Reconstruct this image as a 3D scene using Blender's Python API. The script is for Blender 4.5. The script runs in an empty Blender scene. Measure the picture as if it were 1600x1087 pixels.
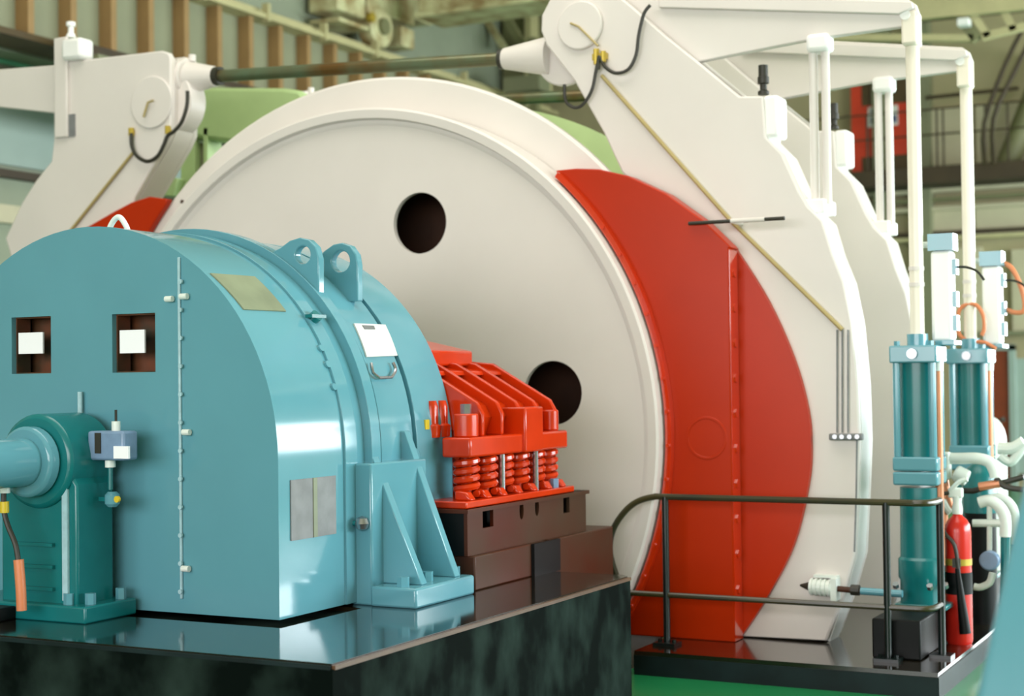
import bpy, bmesh, random
from math import sin, cos, pi, radians, sqrt, atan2, hypot
from mathutils import Vector, Matrix
random.seed(7)
SC = bpy.context.scene
COL = SC.collection

# ------------------------------------------------------------------ camera
F = 2450.0; YAW = radians(27.4); PITCH = radians(1.15); ROLL = radians(0.7); ZC = 1.75
FW = Vector((-sin(YAW)*cos(PITCH), cos(YAW)*cos(PITCH), sin(PITCH)))
R0 = Vector((cos(YAW), sin(YAW), 0)); U0 = R0.cross(FW)
RT = R0*cos(ROLL) - U0*sin(ROLL); UP = U0*cos(ROLL) + R0*sin(ROLL)
CAM = Vector((0, 0, ZC))
cd = bpy.data.cameras.new('camera'); cam = bpy.data.objects.new('camera', cd); COL.objects.link(cam)
cd.sensor_fit = 'HORIZONTAL'; cd.sensor_width = 36; cd.lens = F*36/1600
cd.clip_start = 0.05; cd.clip_end = 200
cam.matrix_world = Matrix(((RT.x, UP.x, -FW.x, 0), (RT.y, UP.y, -FW.y, 0), (RT.z, UP.z, -FW.z, ZC), (0, 0, 0, 1)))
cd.dof.use_dof = True; cd.dof.focus_distance = 7.4; cd.dof.aperture_fstop = 1.7
SC.camera = cam

# ------------------------------------------------------------------ world, daylight through the hall's windows, exposure
w = bpy.data.worlds.new('daylight'); SC.world = w; w.use_nodes = True
bg = w.node_tree.nodes['Background']; bg.inputs[0].default_value = (0.80, 0.92, 1.0, 1); bg.inputs[1].default_value = 1.2
def area_light(name, loc, rot, sx, sy, power, col):
    l = bpy.data.lights.new(name, 'AREA'); l.shape = 'RECTANGLE'; l.size = sx; l.size_y = sy; l.energy = power; l.color = col
    o = bpy.data.objects.new(name, l); o.location = loc; o.rotation_euler = rot; COL.objects.link(o); return o
# rectangles of daylight standing just outside the openings of the right, rear and far walls, plus an added roof fill
area_light('daylight_right_windows', (7.5, 16.0, 2.95), (0, radians(90), 0), 2.9, 17.6, 2900, (0.88, 0.96, 1.0))
area_light('daylight_rear_windows', (-2.0, -8.3, 3.6), (radians(90), 0, 0), 15.0, 4.6, 1500, (1.0, 0.95, 0.95))
area_light('daylight_far_windows', (3.5, 25.6, 2.95), (radians(-90), 0, 0), 6.9, 2.9, 900, (0.92, 0.97, 1.0))
area_light('overhead_fill', (-4.0, 6.5, 9.6), (0, 0, 0), 9.0, 5.0, 380, (1.0, 0.90, 0.76))  # warm fill added above the ceiling opening to brighten the hall
SC.view_settings.view_transform = 'Standard'; SC.view_settings.look = 'None'
SC.view_settings.gamma = 1.0; SC.view_settings.use_curve_mapping = False
SC.view_settings.exposure = 0.20

# ------------------------------------------------------------------ pixel -> point on a plane of the place
def at(x, y, axis, val):
    d = FW + RT*((x-800)/F) - UP*((y-543.5)/F)
    return CAM + d*((val-CAM[axis])/d[axis])
def PX(x, y, v): return at(x, y, 0, v)
def PY(x, y, v): return at(x, y, 1, v)
def PZ(x, y, v): return at(x, y, 2, v)
def on_cyl(x, y, cx, cz, r):                       # nearest hit on a cylinder about an axis along Y
    d = FW + RT*((x-800)/F) - UP*((y-543.5)/F)
    ox, oz = CAM.x-cx, CAM.z-cz
    a = d.x*d.x+d.z*d.z; b = 2*(ox*d.x+oz*d.z); c = ox*ox+oz*oz-r*r
    t = (-b-sqrt(max(0, b*b-4*a*c)))/(2*a)
    return CAM + d*t

# ------------------------------------------------------------------ materials
def lin(c):
    return tuple(((v/255)/12.92 if v/255 <= 0.04045 else ((v/255+0.055)/1.055)**2.4) for v in c) + (1,)
MATS = {}
def mat(name, rgb, rough=0.45, metal=0.0, var=0.12, scale=4.0, bump=0.0, spec=0.5, rgb2=None, coat=0.0, stretch=None, lo=0.35, hi=0.65):
    m = bpy.data.materials.new(name); m.use_nodes = True; nt = m.node_tree; n = nt.nodes; b = n['Principled BSDF']
    tc = n.new('ShaderNodeTexCoord'); mp = n.new('ShaderNodeMapping'); nt.links.new(tc.outputs['Object'], mp.inputs[0])
    if stretch: mp.inputs['Scale'].default_value = stretch
    no = n.new('ShaderNodeTexNoise'); no.inputs['Scale'].default_value = scale; no.inputs['Detail'].default_value = 5
    nt.links.new(mp.outputs[0], no.inputs['Vector'])
    rp = n.new('ShaderNodeValToRGB'); nt.links.new(no.outputs['Fac'], rp.inputs[0])
    c = lin(rgb); c2 = lin(rgb2) if rgb2 else tuple(v*(1-var) for v in c[:3])+(1,)
    rp.color_ramp.elements[0].position = lo; rp.color_ramp.elements[1].position = hi
    rp.color_ramp.elements[0].color = c2; rp.color_ramp.elements[1].color = c
    nt.links.new(rp.outputs[0], b.inputs['Base Color'])
    b.inputs['Roughness'].default_value = rough; b.inputs['Metallic'].default_value = metal
    b.inputs['Specular IOR Level'].default_value = spec; b.inputs['Coat Weight'].default_value = coat
    b.inputs['Coat Roughness'].default_value = 0.08
    if bump:
        bp = n.new('ShaderNodeBump'); bp.inputs['Strength'].default_value = bump; bp.inputs['Distance'].default_value = 0.02
        nt.links.new(no.outputs['Fac'], bp.inputs['Height']); nt.links.new(bp.outputs[0], b.inputs['Normal'])
    MATS[name] = m; return m
mat('cream', (220, 213, 206), 0.42, var=0.05, scale=1.5)
mat('white', (240, 240, 236), 0.35, var=0.04)
mat('far_green_bounce', (176, 200, 140), 0.5, var=0.06)  # shaded far parts: green bounce light put into the colour
mat('arm_cream', (226, 226, 204), 0.45, var=0.05)
mat('teal', (94, 152, 165), 0.11, var=0.07, scale=1.5)
mat('teal_dark', (18, 112, 114), 0.25, var=0.15)
mat('red', (182, 44, 0), 0.32, spec=0.2, var=0.12, scale=1.2)
mat('red_gloss', (202, 52, 8), 0.2, var=0.12, scale=6)
mat('red_shine', (200, 48, 6), 0.14, var=0.1, scale=6, spec=0.8, coat=1.0)
mat('ext_red', (206, 40, 28), 0.25, var=0.05)
mat('brown_base', (74, 28, 12), 0.4, spec=0.2, rgb2=(66, 56, 42), scale=1.1)
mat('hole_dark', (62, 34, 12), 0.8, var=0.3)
mat('steel', (170, 172, 176), 0.25, 0.9, var=0.1)
mat('rod_steel', (108, 132, 108), 0.3, 0.6, rgb2=(112, 82, 44), scale=2)  # green tone stands in for the teal highlight along the tie rod
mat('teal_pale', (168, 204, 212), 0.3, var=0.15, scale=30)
mat('rod_white', (236, 228, 210), 0.3, var=0.05)
mat('rail_paint', (44, 46, 36), 0.3, rgb2=(62, 56, 30), scale=3)
mat('rail_post', (14, 26, 24), 0.3, var=0.3)
mat('hose', (44, 42, 30), 0.5, var=0.3)
mat('conduit', (176, 158, 104), 0.45, var=0.15)
mat('brass', (196, 170, 70), 0.35, 0.4, var=0.1)
mat('copper', (214, 140, 100), 0.35, 0.25, var=0.12, scale=8)
mat('orange_hose', (216, 130, 84), 0.45, var=0.1)
mat('black', (8, 11, 10), 0.5, spec=0.2, var=0.3)
mat('mesh_grey', (126, 128, 128), 0.55, var=0.25, scale=9)
mat('mesh_tan', (132, 140, 112), 0.55, var=0.25, scale=5)
mat('window_brown', (112, 62, 38), 0.35, rgb2=(52, 50, 34), scale=5)
mat('plain_white', (252, 252, 255), 0.3, var=0.01)
mat('box_blue', (120, 146, 176), 0.35, var=0.12, scale=20)
mat('yellow', (220, 190, 40), 0.4, var=0.1)
mat('plinth_top', (20, 20, 15), 0.10, rgb2=(34, 26, 14), scale=2, coat=0.6)
mat('plinth_side', (50, 66, 60), 0.75, spec=0.04, rgb2=(6, 14, 11), scale=3.0, stretch=(1, 1.3, .9), lo=0.42, hi=0.85)
mat('plinth_edge', (92, 62, 36), 0.4, var=0.3, scale=6)
mat('platform', (24, 22, 15), 0.14, rgb2=(34, 28, 16), scale=2, coat=0.5)
mat('platform_side', (12, 22, 22), 0.5, spec=0.2, rgb2=(24, 40, 42), scale=3)
mat('floor_green', (30, 128, 76), 0.25, var=0.1, scale=2)
mat('pit', (60, 58, 46), 0.8, var=0.2)
mat('wall_left', (142, 150, 128), 0.7, var=0.08, scale=2)
mat('wall_panel', (164, 154, 118), 0.7, var=0.06, scale=2)
mat('wall_white', (190, 182, 152), 0.6, var=0.06)
mat('girder', (126, 128, 98), 0.6, var=0.1, scale=2)
mat('girder_web', (140, 142, 114), 0.65, var=0.08, scale=2)
mat('stiffener', (156, 124, 78), 0.6, var=0.12)
mat('girder_dark', (80, 62, 28), 0.6, var=0.2)
mat('flange_light', (188, 180, 134), 0.55, var=0.1)
mat('crane_cream', (206, 204, 158), 0.55, rgb2=(150, 128, 84), scale=3)
mat('steel_green', (122, 122, 84), 0.6, var=0.15)
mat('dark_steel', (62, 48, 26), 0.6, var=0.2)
mat('door_red', (206, 56, 16), 0.5, var=0.1)
mat('door_brown', (132, 54, 18), 0.5, var=0.15)
mat('sign_white', (220, 220, 214), 0.5, var=0.03)
mat('sign_blue', (74, 80, 124), 0.5, var=0.1)
mat('ceiling', (196, 190, 156), 0.7, var=0.06)
mat('glass_green', (110, 190, 150), 0.2, var=0.15, scale=1)
mat('pipe_white', (226, 234, 226), 0.4, var=0.08, scale=10)
mat('wall_sage', (150, 168, 158), 0.6, var=0.05)

# ------------------------------------------------------------------ mesh helpers
class MB:
    def __init__(s): s.v = []; s.f = []
    def add(s, v, f):
        o = len(s.v); s.v += [tuple(p) for p in v]; s.f += [tuple(i+o for i in q) for q in f]; return s
    def box(s, a, b):
        x0, y0, z0 = (min(a[i], b[i]) for i in range(3)); x1, y1, z1 = (max(a[i], b[i]) for i in range(3))
        return s.add([(x0,y0,z0),(x1,y0,z0),(x1,y1,z0),(x0,y1,z0),(x0,y0,z1),(x1,y0,z1),(x1,y1,z1),(x0,y1,z1)],
                     [(0,3,2,1),(4,5,6,7),(0,1,5,4),(1,2,6,5),(2,3,7,6),(3,0,4,7)])
    def cyl(s, p, q, r, r2=None, n=20):
        p = Vector(p); q = Vector(q); r2 = r if r2 is None else r2
        d = (q-p).normalized(); u = d.orthogonal().normalized(); v = d.cross(u)
        vs = [p+(u*cos(2*pi*i/n)+v*sin(2*pi*i/n))*r for i in range(n)] + [q+(u*cos(2*pi*i/n)+v*sin(2*pi*i/n))*r2 for i in range(n)]
        fs = [(i, (i+1) % n, n+(i+1) % n, n+i) for i in range(n)] + [tuple(range(n-1, -1, -1)), tuple(range(n, 2*n))]
        return s.add(vs, fs)
    def tube(s, pts, r, n=8, smooth=0):
        P = [Vector(p) for p in pts]
        if smooth:
            Q = []
            for i in range(len(P)-1):
                a = P[max(0, i-1)]; b = P[i]; c = P[i+1]; d = P[min(len(P)-1, i+2)]
                for k in range(smooth):
                    t = k/smooth
                    Q.append(0.5*((2*b)+(c-a)*t+(2*a-5*b+4*c-d)*t*t+(3*b-a-3*c+d)*t**3))
            Q.append(P[-1]); P = Q
        vs = []; fs = []; prev = None
        for i, p in enumerate(P):
            d = (P[min(i+1, len(P)-1)]-P[max(i-1, 0)]).normalized()
            if prev is None: u = d.orthogonal().normalized()
            else:
                u = prev-d*prev.dot(d); u = u.normalized() if u.length > 1e-6 else d.orthogonal().normalized()
            prev = u; v = d.cross(u)
            vs += [p+(u*cos(2*pi*k/n)+v*sin(2*pi*k/n))*r for k in range(n)]
        for i in range(len(P)-1):
            for k in range(n):
                fs.append((i*n+k, i*n+(k+1) % n, (i+1)*n+(k+1) % n, (i+1)*n+k))
        fs.append(tuple(range(n-1, -1, -1))); fs.append(tuple((len(P)-1)*n+k for k in range(n)))
        return s.add(vs, fs)
    def lathe(s, prof, cx, cz, n=96, a0=0, a1=2*pi):        # prof = [(r, y)], axis along Y
        full = abs(a1-a0-2*pi) < 1e-6; m = n if full else n+1
        vs = []; fs = []
        for (r, y) in prof:
            for i in range(m):
                a = a0+(a1-a0)*i/n; vs.append((cx+r*cos(a), y, cz+r*sin(a)))
        for j in range(len(prof)-1):
            for i in range(n):
                k = (i+1) % m
                fs.append((j*m+i, (j+1)*m+i, (j+1)*m+k, j*m+k))
        return s.add(vs, fs)
    def vlathe(s, prof, cx, cy, n=28):                      # prof = [(r, z)], axis along Z
        vs = []; fs = []
        for (r, z) in prof:
            for i in range(n):
                a = 2*pi*i/n; vs.append((cx+r*cos(a), cy+r*sin(a), z))
        for j in range(len(prof)-1):
            for i in range(n):
                k = (i+1) % n; fs.append((j*n+i, j*n+k, (j+1)*n+k, (j+1)*n+i))
        fs.append(tuple(range(n-1, -1, -1))); fs.append(tuple((len(prof)-1)*n+i for i in range(n)))
        return s.add(vs, fs)
    def prism(s, outer, a, b, axis=1, holes=()):            # polygon in the other two axes, extruded a..b along axis
        bm = bmesh.new(); loops = [list(outer)]+[list(h) for h in holes]; allv = []; edges = []
        for L in loops:
            vv = [bm.verts.new((p[0], p[1], 0)) for p in L]; allv.append(vv)
            edges += [bm.edges.new((vv[i], vv[(i+1) % len(vv)])) for i in range(len(vv))]
        bmesh.ops.triangle_fill(bm, use_beauty=True, use_dissolve=False, edges=edges)
        bm.verts.ensure_lookup_table(); bm.verts.index_update()
        flat = [(v.co.x, v.co.y) for v in bm.verts]; tris = [tuple(v.index for v in f.verts) for f in bm.faces]; N = len(flat)
        def mk(p, t): return (t, p[0], p[1]) if axis == 0 else ((p[0], t, p[1]) if axis == 1 else (p[0], p[1], t))
        vs = [mk(p, a) for p in flat]+[mk(p, b) for p in flat]
        fs = list(tris)+[tuple(i+N for i in reversed(t)) for t in tris]
        for vv in allv:
            for i in range(len(vv)):
                j = (i+1) % len(vv); fs.append((vv[i].index, vv[j].index, N+vv[j].index, N+vv[i].index))
        bm.free(); return s.add(vs, fs)
    def mesh(s, name):
        me = bpy.data.meshes.new(name); me.from_pydata(s.v, [], s.f); me.validate()
        bm = bmesh.new(); bm.from_mesh(me); bmesh.ops.recalc_face_normals(bm, faces=bm.faces); bm.to_mesh(me); bm.free()
        me.shade_smooth(); me.set_sharp_from_angle(angle=radians(32)); return me
    def build(s, name, m, parent=None, bevel=0, label=None):
        me = s.mesh(name); me.materials.append(MATS[m])
        o = bpy.data.objects.new(name, me); COL.objects.link(o)
        if parent:
            o.parent = parent; base = Vector(parent.location); q = parent.parent
            if q is None: o.location = -base
        if bevel:
            b = o.modifiers.new('bevel', 'BEVEL'); b.width = bevel; b.segments = 2; b.limit_method = 'ANGLE'; b.angle_limit = radians(50)
        if label: o['label'] = label
        return o
def thing(name, label, cat, loc, group=None):
    o = bpy.data.objects.new(name, None); o.empty_display_size = 0.1; COL.objects.link(o); o.location = loc
    o['label'] = label; o['category'] = cat
    if group: o['group'] = group
    return o
def tag(o, label, cat, group=None):
    o['label'] = label; o['category'] = cat
    if group: o['group'] = group
    return o
def struct(o): o['kind'] = 'structure'; return o
def copy_thing(root, delta, label, group=None):
    r = root.copy(); COL.objects.link(r); r.location = root.location+Vector(delta); r['label'] = label
    if group: r['group'] = group
    for ch in root.children:
        c = ch.copy(); COL.objects.link(c); c.parent = r
        for g in ch.children:
            d = g.copy(); COL.objects.link(d); d.parent = c
    return r
def circ(cx, cz, r, n=40, a0=0, a1=2*pi, close=True):
    m = n if close else n+1
    return [(cx+r*cos(a0+(a1-a0)*i/n), cz+r*sin(a0+(a1-a0)*i/n)) for i in range(m)]
def pxz(pts, y): return [(p.x, p.z) for p in (PY(a, b, y) for a, b in pts)]

# ================================================================== the hall
PT = 0.14                                            # platform top
b = MB()
for (x0, x1, y0, y1) in [(-13, 8, -8, 8.75), (-13, -8.2, 8.75, 11.6), (-3.66, 8, 8.75, 11.6), (-13, 8, 11.6, 25)]:
    b.box((x0, y0, -0.1), (x1, y1, 0))
struct(b.build('floor', 'floor_green'))
b = MB(); b.box((-8.2, 8.75, -1.5), (-3.66, 11.6, -1.4)); b.box((-8.25, 8.7, -1.5), (-8.2, 11.65, -.1)); b.box((-3.66, 8.7, -1.5), (-3.61, 11.65, -.1))
b.box((-8.2, 8.7, -1.5), (-3.66, 8.75, -.1)); b.box((-8.2, 11.6, -1.5), (-3.66, 11.65, -.1)); struct(b.build('floor_drum_pit', 'pit'))
b = MB(); b.box((-13.2, -8, 0), (-13, 25, 9.5)); wl = struct(b.build('wall_left', 'wall_left'))
b = MB(); b.box((-13.2, 25, 0), (0, 25.2, 9.5)); b.box((0, 25, 0), (7.2, 25.2, .9)); b.box((0, 25, 4.4), (7.2, 25.2, 9.5)); b.box((6.95, 25, .9), (7.2, 25.2, 4.4)); b.box((3.2, 25, .9), (3.3, 25.2, 4.4)); wf = struct(b.build('wall_far', 'wall_panel'))
b = MB()                                             # right wall with a long strip of openings
b.box((7, -8, 0), (7.2, 25, 1.1)); b.box((7, -8, 4.4), (7.2, 25, 9.5)); b.box((7, -8, 1.1), (7.2, 7.2, 4.4)); b.box((7, 24.8, 1.1), (7.2, 25, 4.4))
for y in (10.2, 12.9, 15.6, 18.3, 21.0): b.box((7, y, 1.1), (7.2, y+.1, 4.4))
struct(b.build('wall_right', 'wall_white'))
b = MB()
b.box((-13, -8.0, 0), (8, -7.8, 1.2)); b.box((-13, -8, 6.0), (8, -7.8, 9.5)); b.box((-13, -8, 1.2), (-9.5, -7.8, 6.0)); b.box((5.5, -8, 1.2), (8, -7.8, 6.0))
for x in (-6.5, -3.5, -.5, 2.5): b.box((x, -8, 1.2), (x+.18, -7.8, 6.0))
struct(b.build('wall_rear', 'wall_white'))
b = MB()
b.box((-13.2, -8, 9.4), (8, 4, 9.55)); b.box((-13.2, 9, 9.4), (8, 25.2, 9.55)); b.box((-13.2, 4, 9.4), (-8.5, 9, 9.55)); b.box((.5, 4, 9.4), (8, 9, 9.55))
struct(b.build('ceiling', 'ceiling'))

# left wall cladding: horizontal bands, a green glazed strip
b = MB(); b.box((-13, 9, 5.05), (-12.93, 24.6, 5.25)); o = b.build('band', 'wall_white', wl)
b = MB(); b.box((-13, 9, 3.55), (-12.9, 24.6, 3.75)); b.build('band', 'wall_white', wl)
b = MB(); b.box((-13, 9, 4.05), (-12.86, 24.6, 4.14)); b.build('band', 'dark_steel', wl)
for k in range(4):
    b = MB(); b.box((-12.98, 11.2+k*3.2, 4.2), (-12.94, 14.3+k*3.2, 5.03)); b.build('panel', 'wall_sage', wl)
for k in range(3):
    b = MB(); b.box((-12.99, 11.0+k*3.4, 5.32), (-12.93, 14.2+k*3.4, 5.75)); b.build('pane', 'glass_green', wl)
b = MB(); b.box((-13, 9, 2.4), (-12.94, 24.6, 2.55)); b.build('band', 'wall_white', wl)

# crane runway girder along the left wall: web, flanges, stiffeners
g = thing('crane_runway_girder', 'long plate girder with tan vertical stiffeners carrying the crane rail', 'girder', (-12.15, 17, 5.4))
b = MB(); b.box((-12.25, 8.5, 5.42), (-12.2, 24.9, 6.41)); b.build('web', 'girder_web', g)
b = MB(); b.box((-12.45, 8.5, 5.36), (-11.95, 24.9, 5.43)); b.build('bottom_flange', 'girder_dark', g)
b = MB(); b.box((-12.45, 8.5, 6.40), (-11.92, 24.9, 6.46)); b.build('top_flange', 'flange_light', g)
b = MB(); b.box((-12.2, 8.5, 6.46), (-12.08, 24.9, 6.56)); b.build('crane_rail', 'flange_light', g)
b = MB(); b.box((-12.2, 0, 5.43), (-12.02, .09, 6.40)); sme = b.mesh('stiffener'); sme.materials.append(MATS['stiffener'])
for k in range(23):
    o = bpy.data.objects.new('stiffener', sme); COL.objects.link(o); o.parent = g; o.location = Vector((0, 9.05+k*0.637, 0))-g.location
for k in range(6):
    b = MB(); y = 15.0+k*1.3; b.box((-12.0, y, 6.37), (-11.9, y+.06, 6.60)); b.build('rail_clip', 'flange_light', g)
b = MB(); b.box((-12.9, 8.5, 5.36), (-12.55, 24.9, 9.3)); o = b.build('upper_wall_sheeting', 'wall_left', wl)

# crane end truck with wheel on the runway rail
c = thing('crane_end_truck', 'cream crane end truck with exposed wheel riding the runway rail', 'crane', (-12.1, 18.8, 6.56))
def bx_px(p0, p1, X, dx, nm, m, par, bev=0.0):
    a = PX(*p0, X); d = PX(*p1, X); q = MB(); q.box((X-dx, a.y, a.z), (X, d.y, d.z)); return q.build(nm, m, par, bev)
bx_px((528, -30), (572, 30), -11.97, .5, 'gearbox', 'crane_cream', c, .03)
bx_px((530, 32), (576, 42), -11.95, .5, 'foot_plate', 'crane_cream', c, .01)
bx_px((574, -30), (602, 42), -12.0, .5, 'frame', 'crane_cream', c, .02)
bx_px((602, -30), (648, 40), -12.0, .45, 'frame', 'crane_cream', c, .02)
bx_px((628, 40), (648, 78), -12.0, .4, 'guard', 'crane_cream', c, .02)
bx_px((648, -30), (676, 40), -12.0, .4, 'bumper_block', 'crane_cream', c, .02)
wp = PX(598, 42, -11.97); b = MB(); b.cyl((-12.22, wp.y, wp.z), (-11.97, wp.y, wp.z), .30, n=28); wh = b.build('wheel', 'crane_cream', c, .03)
b = MB(); b.cyl((-11.97, wp.y, wp.z), (-11.91, wp.y, wp.z), .12, n=20); b.build('hub', 'steel_green', wh)
b = MB(); q = PX(604, 24, -11.7); b.cyl((-12.0, q.y, q.z), (-11.92, q.y, q.z), .07, n=14); b.build('bolt', 'brass', c)

# crane bridge: the girder that leaves the end truck and crosses the hall, seen right at the top
c = thing('crane_bridge', 'cream overhead crane bridge girder crossing the hall beneath the roof', 'crane', (-5, 19.6, 6.9))
b = MB(); b.box((-11.45, 19.3, 7.0), (6.8, 19.9, 7.9)); b.build('box_girder', 'crane_cream', c, .02)
b = MB(); b.box((-11.45, 19.2, 6.94), (6.8, 20.0, 7.0)); b.build('bottom_flange', 'crane_cream', c)

# roof truss on the right with its lattice
t = thing('roof_truss', 'pale steel lattice truss under the roof above the walkway', 'truss', (-4, 21, 6.1))
YT = 21.0
def strut(p, q, th, m, nm='member', par=t, y=YT, dep=.12):
    a = PY(*p, y); d = PY(*q, y); v = Vector((d.x-a.x, 0, d.z-a.z)); n = Vector((-v.z, 0, v.x)).normalized()*th/2
    q_ = MB(); q_.prism([(a.x+n.x, a.z+n.z), (a.x-n.x, a.z-n.z), (d.x-n.x, d.z-n.z), (d.x+n.x, d.z+n.z)], y-dep/2, y+dep/2)
    return q_.build(nm, m, par)
strut((1150, 42), (2380, -79), .30, 'flange_light', 'top_chord', y=20.8)
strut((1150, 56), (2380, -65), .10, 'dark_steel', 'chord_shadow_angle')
strut((1080, 57), (1522, 60), .085, 'flange_light', 'bottom_chord')
strut((1535, 58), (1850, -20), .09, 'flange_light', 'bottom_chord')
strut((1497, 22), (1528, 62), .14, 'steel_green', 'diagonal')
strut((1520, 22), (1545, 58), .09, 'flange_light', 'diagonal')
strut((1568, 16), (1585, 48), .09, 'flange_light', 'diagonal')
b = MB(); p = PY(1509, 38, 20.9); b.box((p.x-.07, 20.7, p.z-.045), (p.x+.07, 20.9, p.z+.045)); b.build('gusset_lamp', 'white', t)
# roof bracing and column in the far left corner
t = thing('corner_column', 'sage green steel column with diagonal braces in the far corner', 'column', (-11.7, 24.2, 0))
def strip_px(p, q, wpx, y, m, nm, par, dep=.15):
    return strut(p, q, wpx*y*1.19/F, m, nm, par, y, dep)
strip_px((808, -60), (808, 150), 34, 24.0, 'steel_green', 'column_web', t, .3)
strip_px((830, -60), (831, 150), 10, 23.8, 'flange_light', 'column_flange', t, .3)
strip_px((742, 2), (788, 75), 8, 23.4, 'crane_cream', 'brace', t)
strip_px((772, -5), (822, 80), 11, 23.2, 'steel_green', 'brace', t)
strip_px((752, 18), (783, 12), 8, 23.4, 'crane_cream', 'brace', t)
strip_px((832, 60), (836, 175), 12, 23.0, 'steel_green', 'post', t)
strip_px((852, 60), (856, 150), 9, 23.0, 'flange_light', 'post', t)
b = MB(); p = PY(825, 135, 22.6); b.box((p.x-.35, 22.4, p.z-.1), (p.x+.3, 22.8, p.z+.14)); b.build('junction_plate', 'girder', t)
# dark walkway beams running to the far corner behind the drum top
t = thing('crane_access_beam', 'dark brown steel beams running back under the runway to the corner', 'beam', (-11, 19, 4.9))
for (z0, z1, m, x) in ((5.20, 5.36, 'dark_steel', -11.55), (4.92, 5.06, 'flange_light', -11.3), (4.55, 4.86, 'dark_steel', -11.2), (5.1, 5.2, 'girder', -11.3)):
    b = MB(); b.box((x-.35, 12.5, z0), (x, 24.8, z1)); b.build('beam', m, t)
# far wall pieces
def fbox(p0, p1, m, nm='panel', par=wf, y0=24.9, y1=25.0):
    a = PY(*p0, y0); d = PY(*p1, y0); q = MB(); q.box((a.x, y0, a.z), (d.x, y1, d.z)); return q.build(nm, m, par)
for (x0, x1, y0_, y1_) in [(1446, 1520, 170, 255), (1524, 1600, 165, 250), (1604, 1680, 160, 245)]: fbox((x0, y0_), (x1, y1_), 'wall_white')
for (x0, x1) in [(1440, 1520), (1524, 1604), (1608, 1690)]: fbox((x0, 325), (x1, 362), 'wall_white')
for (x0, x1) in [(1440, 1536), (1580, 1700)]: fbox((x0, 390), (x1, 520), 'wall_white')
for (x0, x1) in [(1584, 1640), (1644, 1700)]: fbox((x0, 560), (x1, 740), 'wall_sage')
for (ya, m) in [(302, 'wall_white'), (316, 'steel_green'), (330, 'wall_white'), (368, 'dark_steel'), (376, 'flange_light'), (524, 'girder')]:
    a = PY(1400, ya, 24.85); q = MB(); q.box((-12, 24.8, a.z-.03), (0, 24.95, a.z+.03)); q.build('rail_band', m, wf)
a = PY(1370, 300, 24.9); d = PY(1436, 300, 24.9)
q = MB(); q.box((a.x, 24.7, 0), (a.x+.25, 24.99, 9)); q.build('pilaster', 'girder', wf)
q = MB(); q.box((d.x+.02, 24.7, 0), (d.x+.22, 24.99, 9)); q.build('pilaster', 'girder', wf)
# walkway with its rail
t = thing('walkway', 'dark steel walkway with thin pipe railing high on the far wall', 'walkway', (-4, 24.2, 4.9))
a = PY(1330, 288, 24.0); d = PY(1600, 262, 24.0)
b = MB(); b.box((-9.5, 24.0, a.z-.06), (5, 24.9, d.z+.12)); b.build('deck_beam', 'dark_steel', t)
zt = PY(1500, 166, 24).z; zm = PY(1500, 206, 24).z; zb = PY(1500, 256, 24).z
b = MB(); b.cyl((-9.5, 24.05, zt), (5, 24.05, zt), .014, n=8); b.build('top_rail', 'dark_steel', t)
b = MB(); b.cyl((-9.5, 24.05, zm), (5, 24.05, zm), .014, n=8); b.build('mid_rail', 'dark_steel', t)
for px in (1232, 1355, 1464, 1474, 1540, 1575, 1640):
    p = PY(px, 220, 24.05); b = MB(); b.cyl((p.x, 24.05, zb-.15), (p.x, 24.05, zt), .016, n=8); b.build('post', 'dark_steel', t)
a = PY(1446, 153, 24.3); d = PY(1592, 153, 24.3); b = MB(); b.cyl((a.x, 24.3, a.z), (d.x, 24.3, a.z+.02), .03, n=8); b.build('conduit', 'dark_steel', t)
# red doors on the walkway with sign
t = thing('walkway_door', 'orange red steel door behind the walkway railing with white sign', 'door', (-6.2, 24.85, 5.0))
def dbox(p0, p1, m, nm, y0, y1): return fbox(p0, p1, m, nm, t, y0, y1)
dbox((1329, 120), (1437, 274), 'door_red', 'leaf', 24.80, 24.86)
dbox((1346, 120), (1431, 158), 'girder_dark', 'upper_panel', 24.78, 24.80)
dbox((1347, 246), (1425, 274), 'girder_dark', 'kick_plate', 24.78, 24.80)
sg = dbox((1356, 168), (1403, 195), 'sign_white', 'sign', 24.76, 24.78)
for (x0, y0_, x1, y1_) in [(1360, 171, 1364, 176), (1367, 171, 1372, 176), (1375, 170, 1380, 175), (1383, 170, 1389, 175), (1360, 183, 1371, 193), (1392, 180, 1401, 191), (1377, 182, 1389, 185)]:
    a = PY(x0, y0_, 24.75); d = PY(x1, y1_, 24.75); q = MB(); q.box((a.x, 24.752, a.z), (d.x, 24.758, d.z)); o = q.build('lettering', 'sign_blue'); o.parent = sg
# brown door at floor level
t = thing('floor_door', 'brown door standing at floor level in the far wall', 'door', (-4.5, 24.9, 0))
a = PY(1520, 548, 24.85); d = PY(1577, 560, 24.85)
b = MB(); b.box((a.x, 24.82, 0), (d.x, 24.9, a.z)); b.build('leaf', 'door_brown', t)
b = MB(); b.box((d.x, 24.78, 0), (d.x+.09, 24.92, a.z+.08)); b.build('jamb', 'wall_sage', t)
b = MB(); b.box((a.x-.08, 24.78, a.z), (d.x+.09, 24.92, a.z+.09)); b.build('lintel', 'wall_sage', t)
b = MB(); b.cyl((d.x-.09, 24.80, 1.05), (d.x-.09, 24.75, 1.05), .035, n=12); b.build('knob', 'steel', t)
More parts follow.
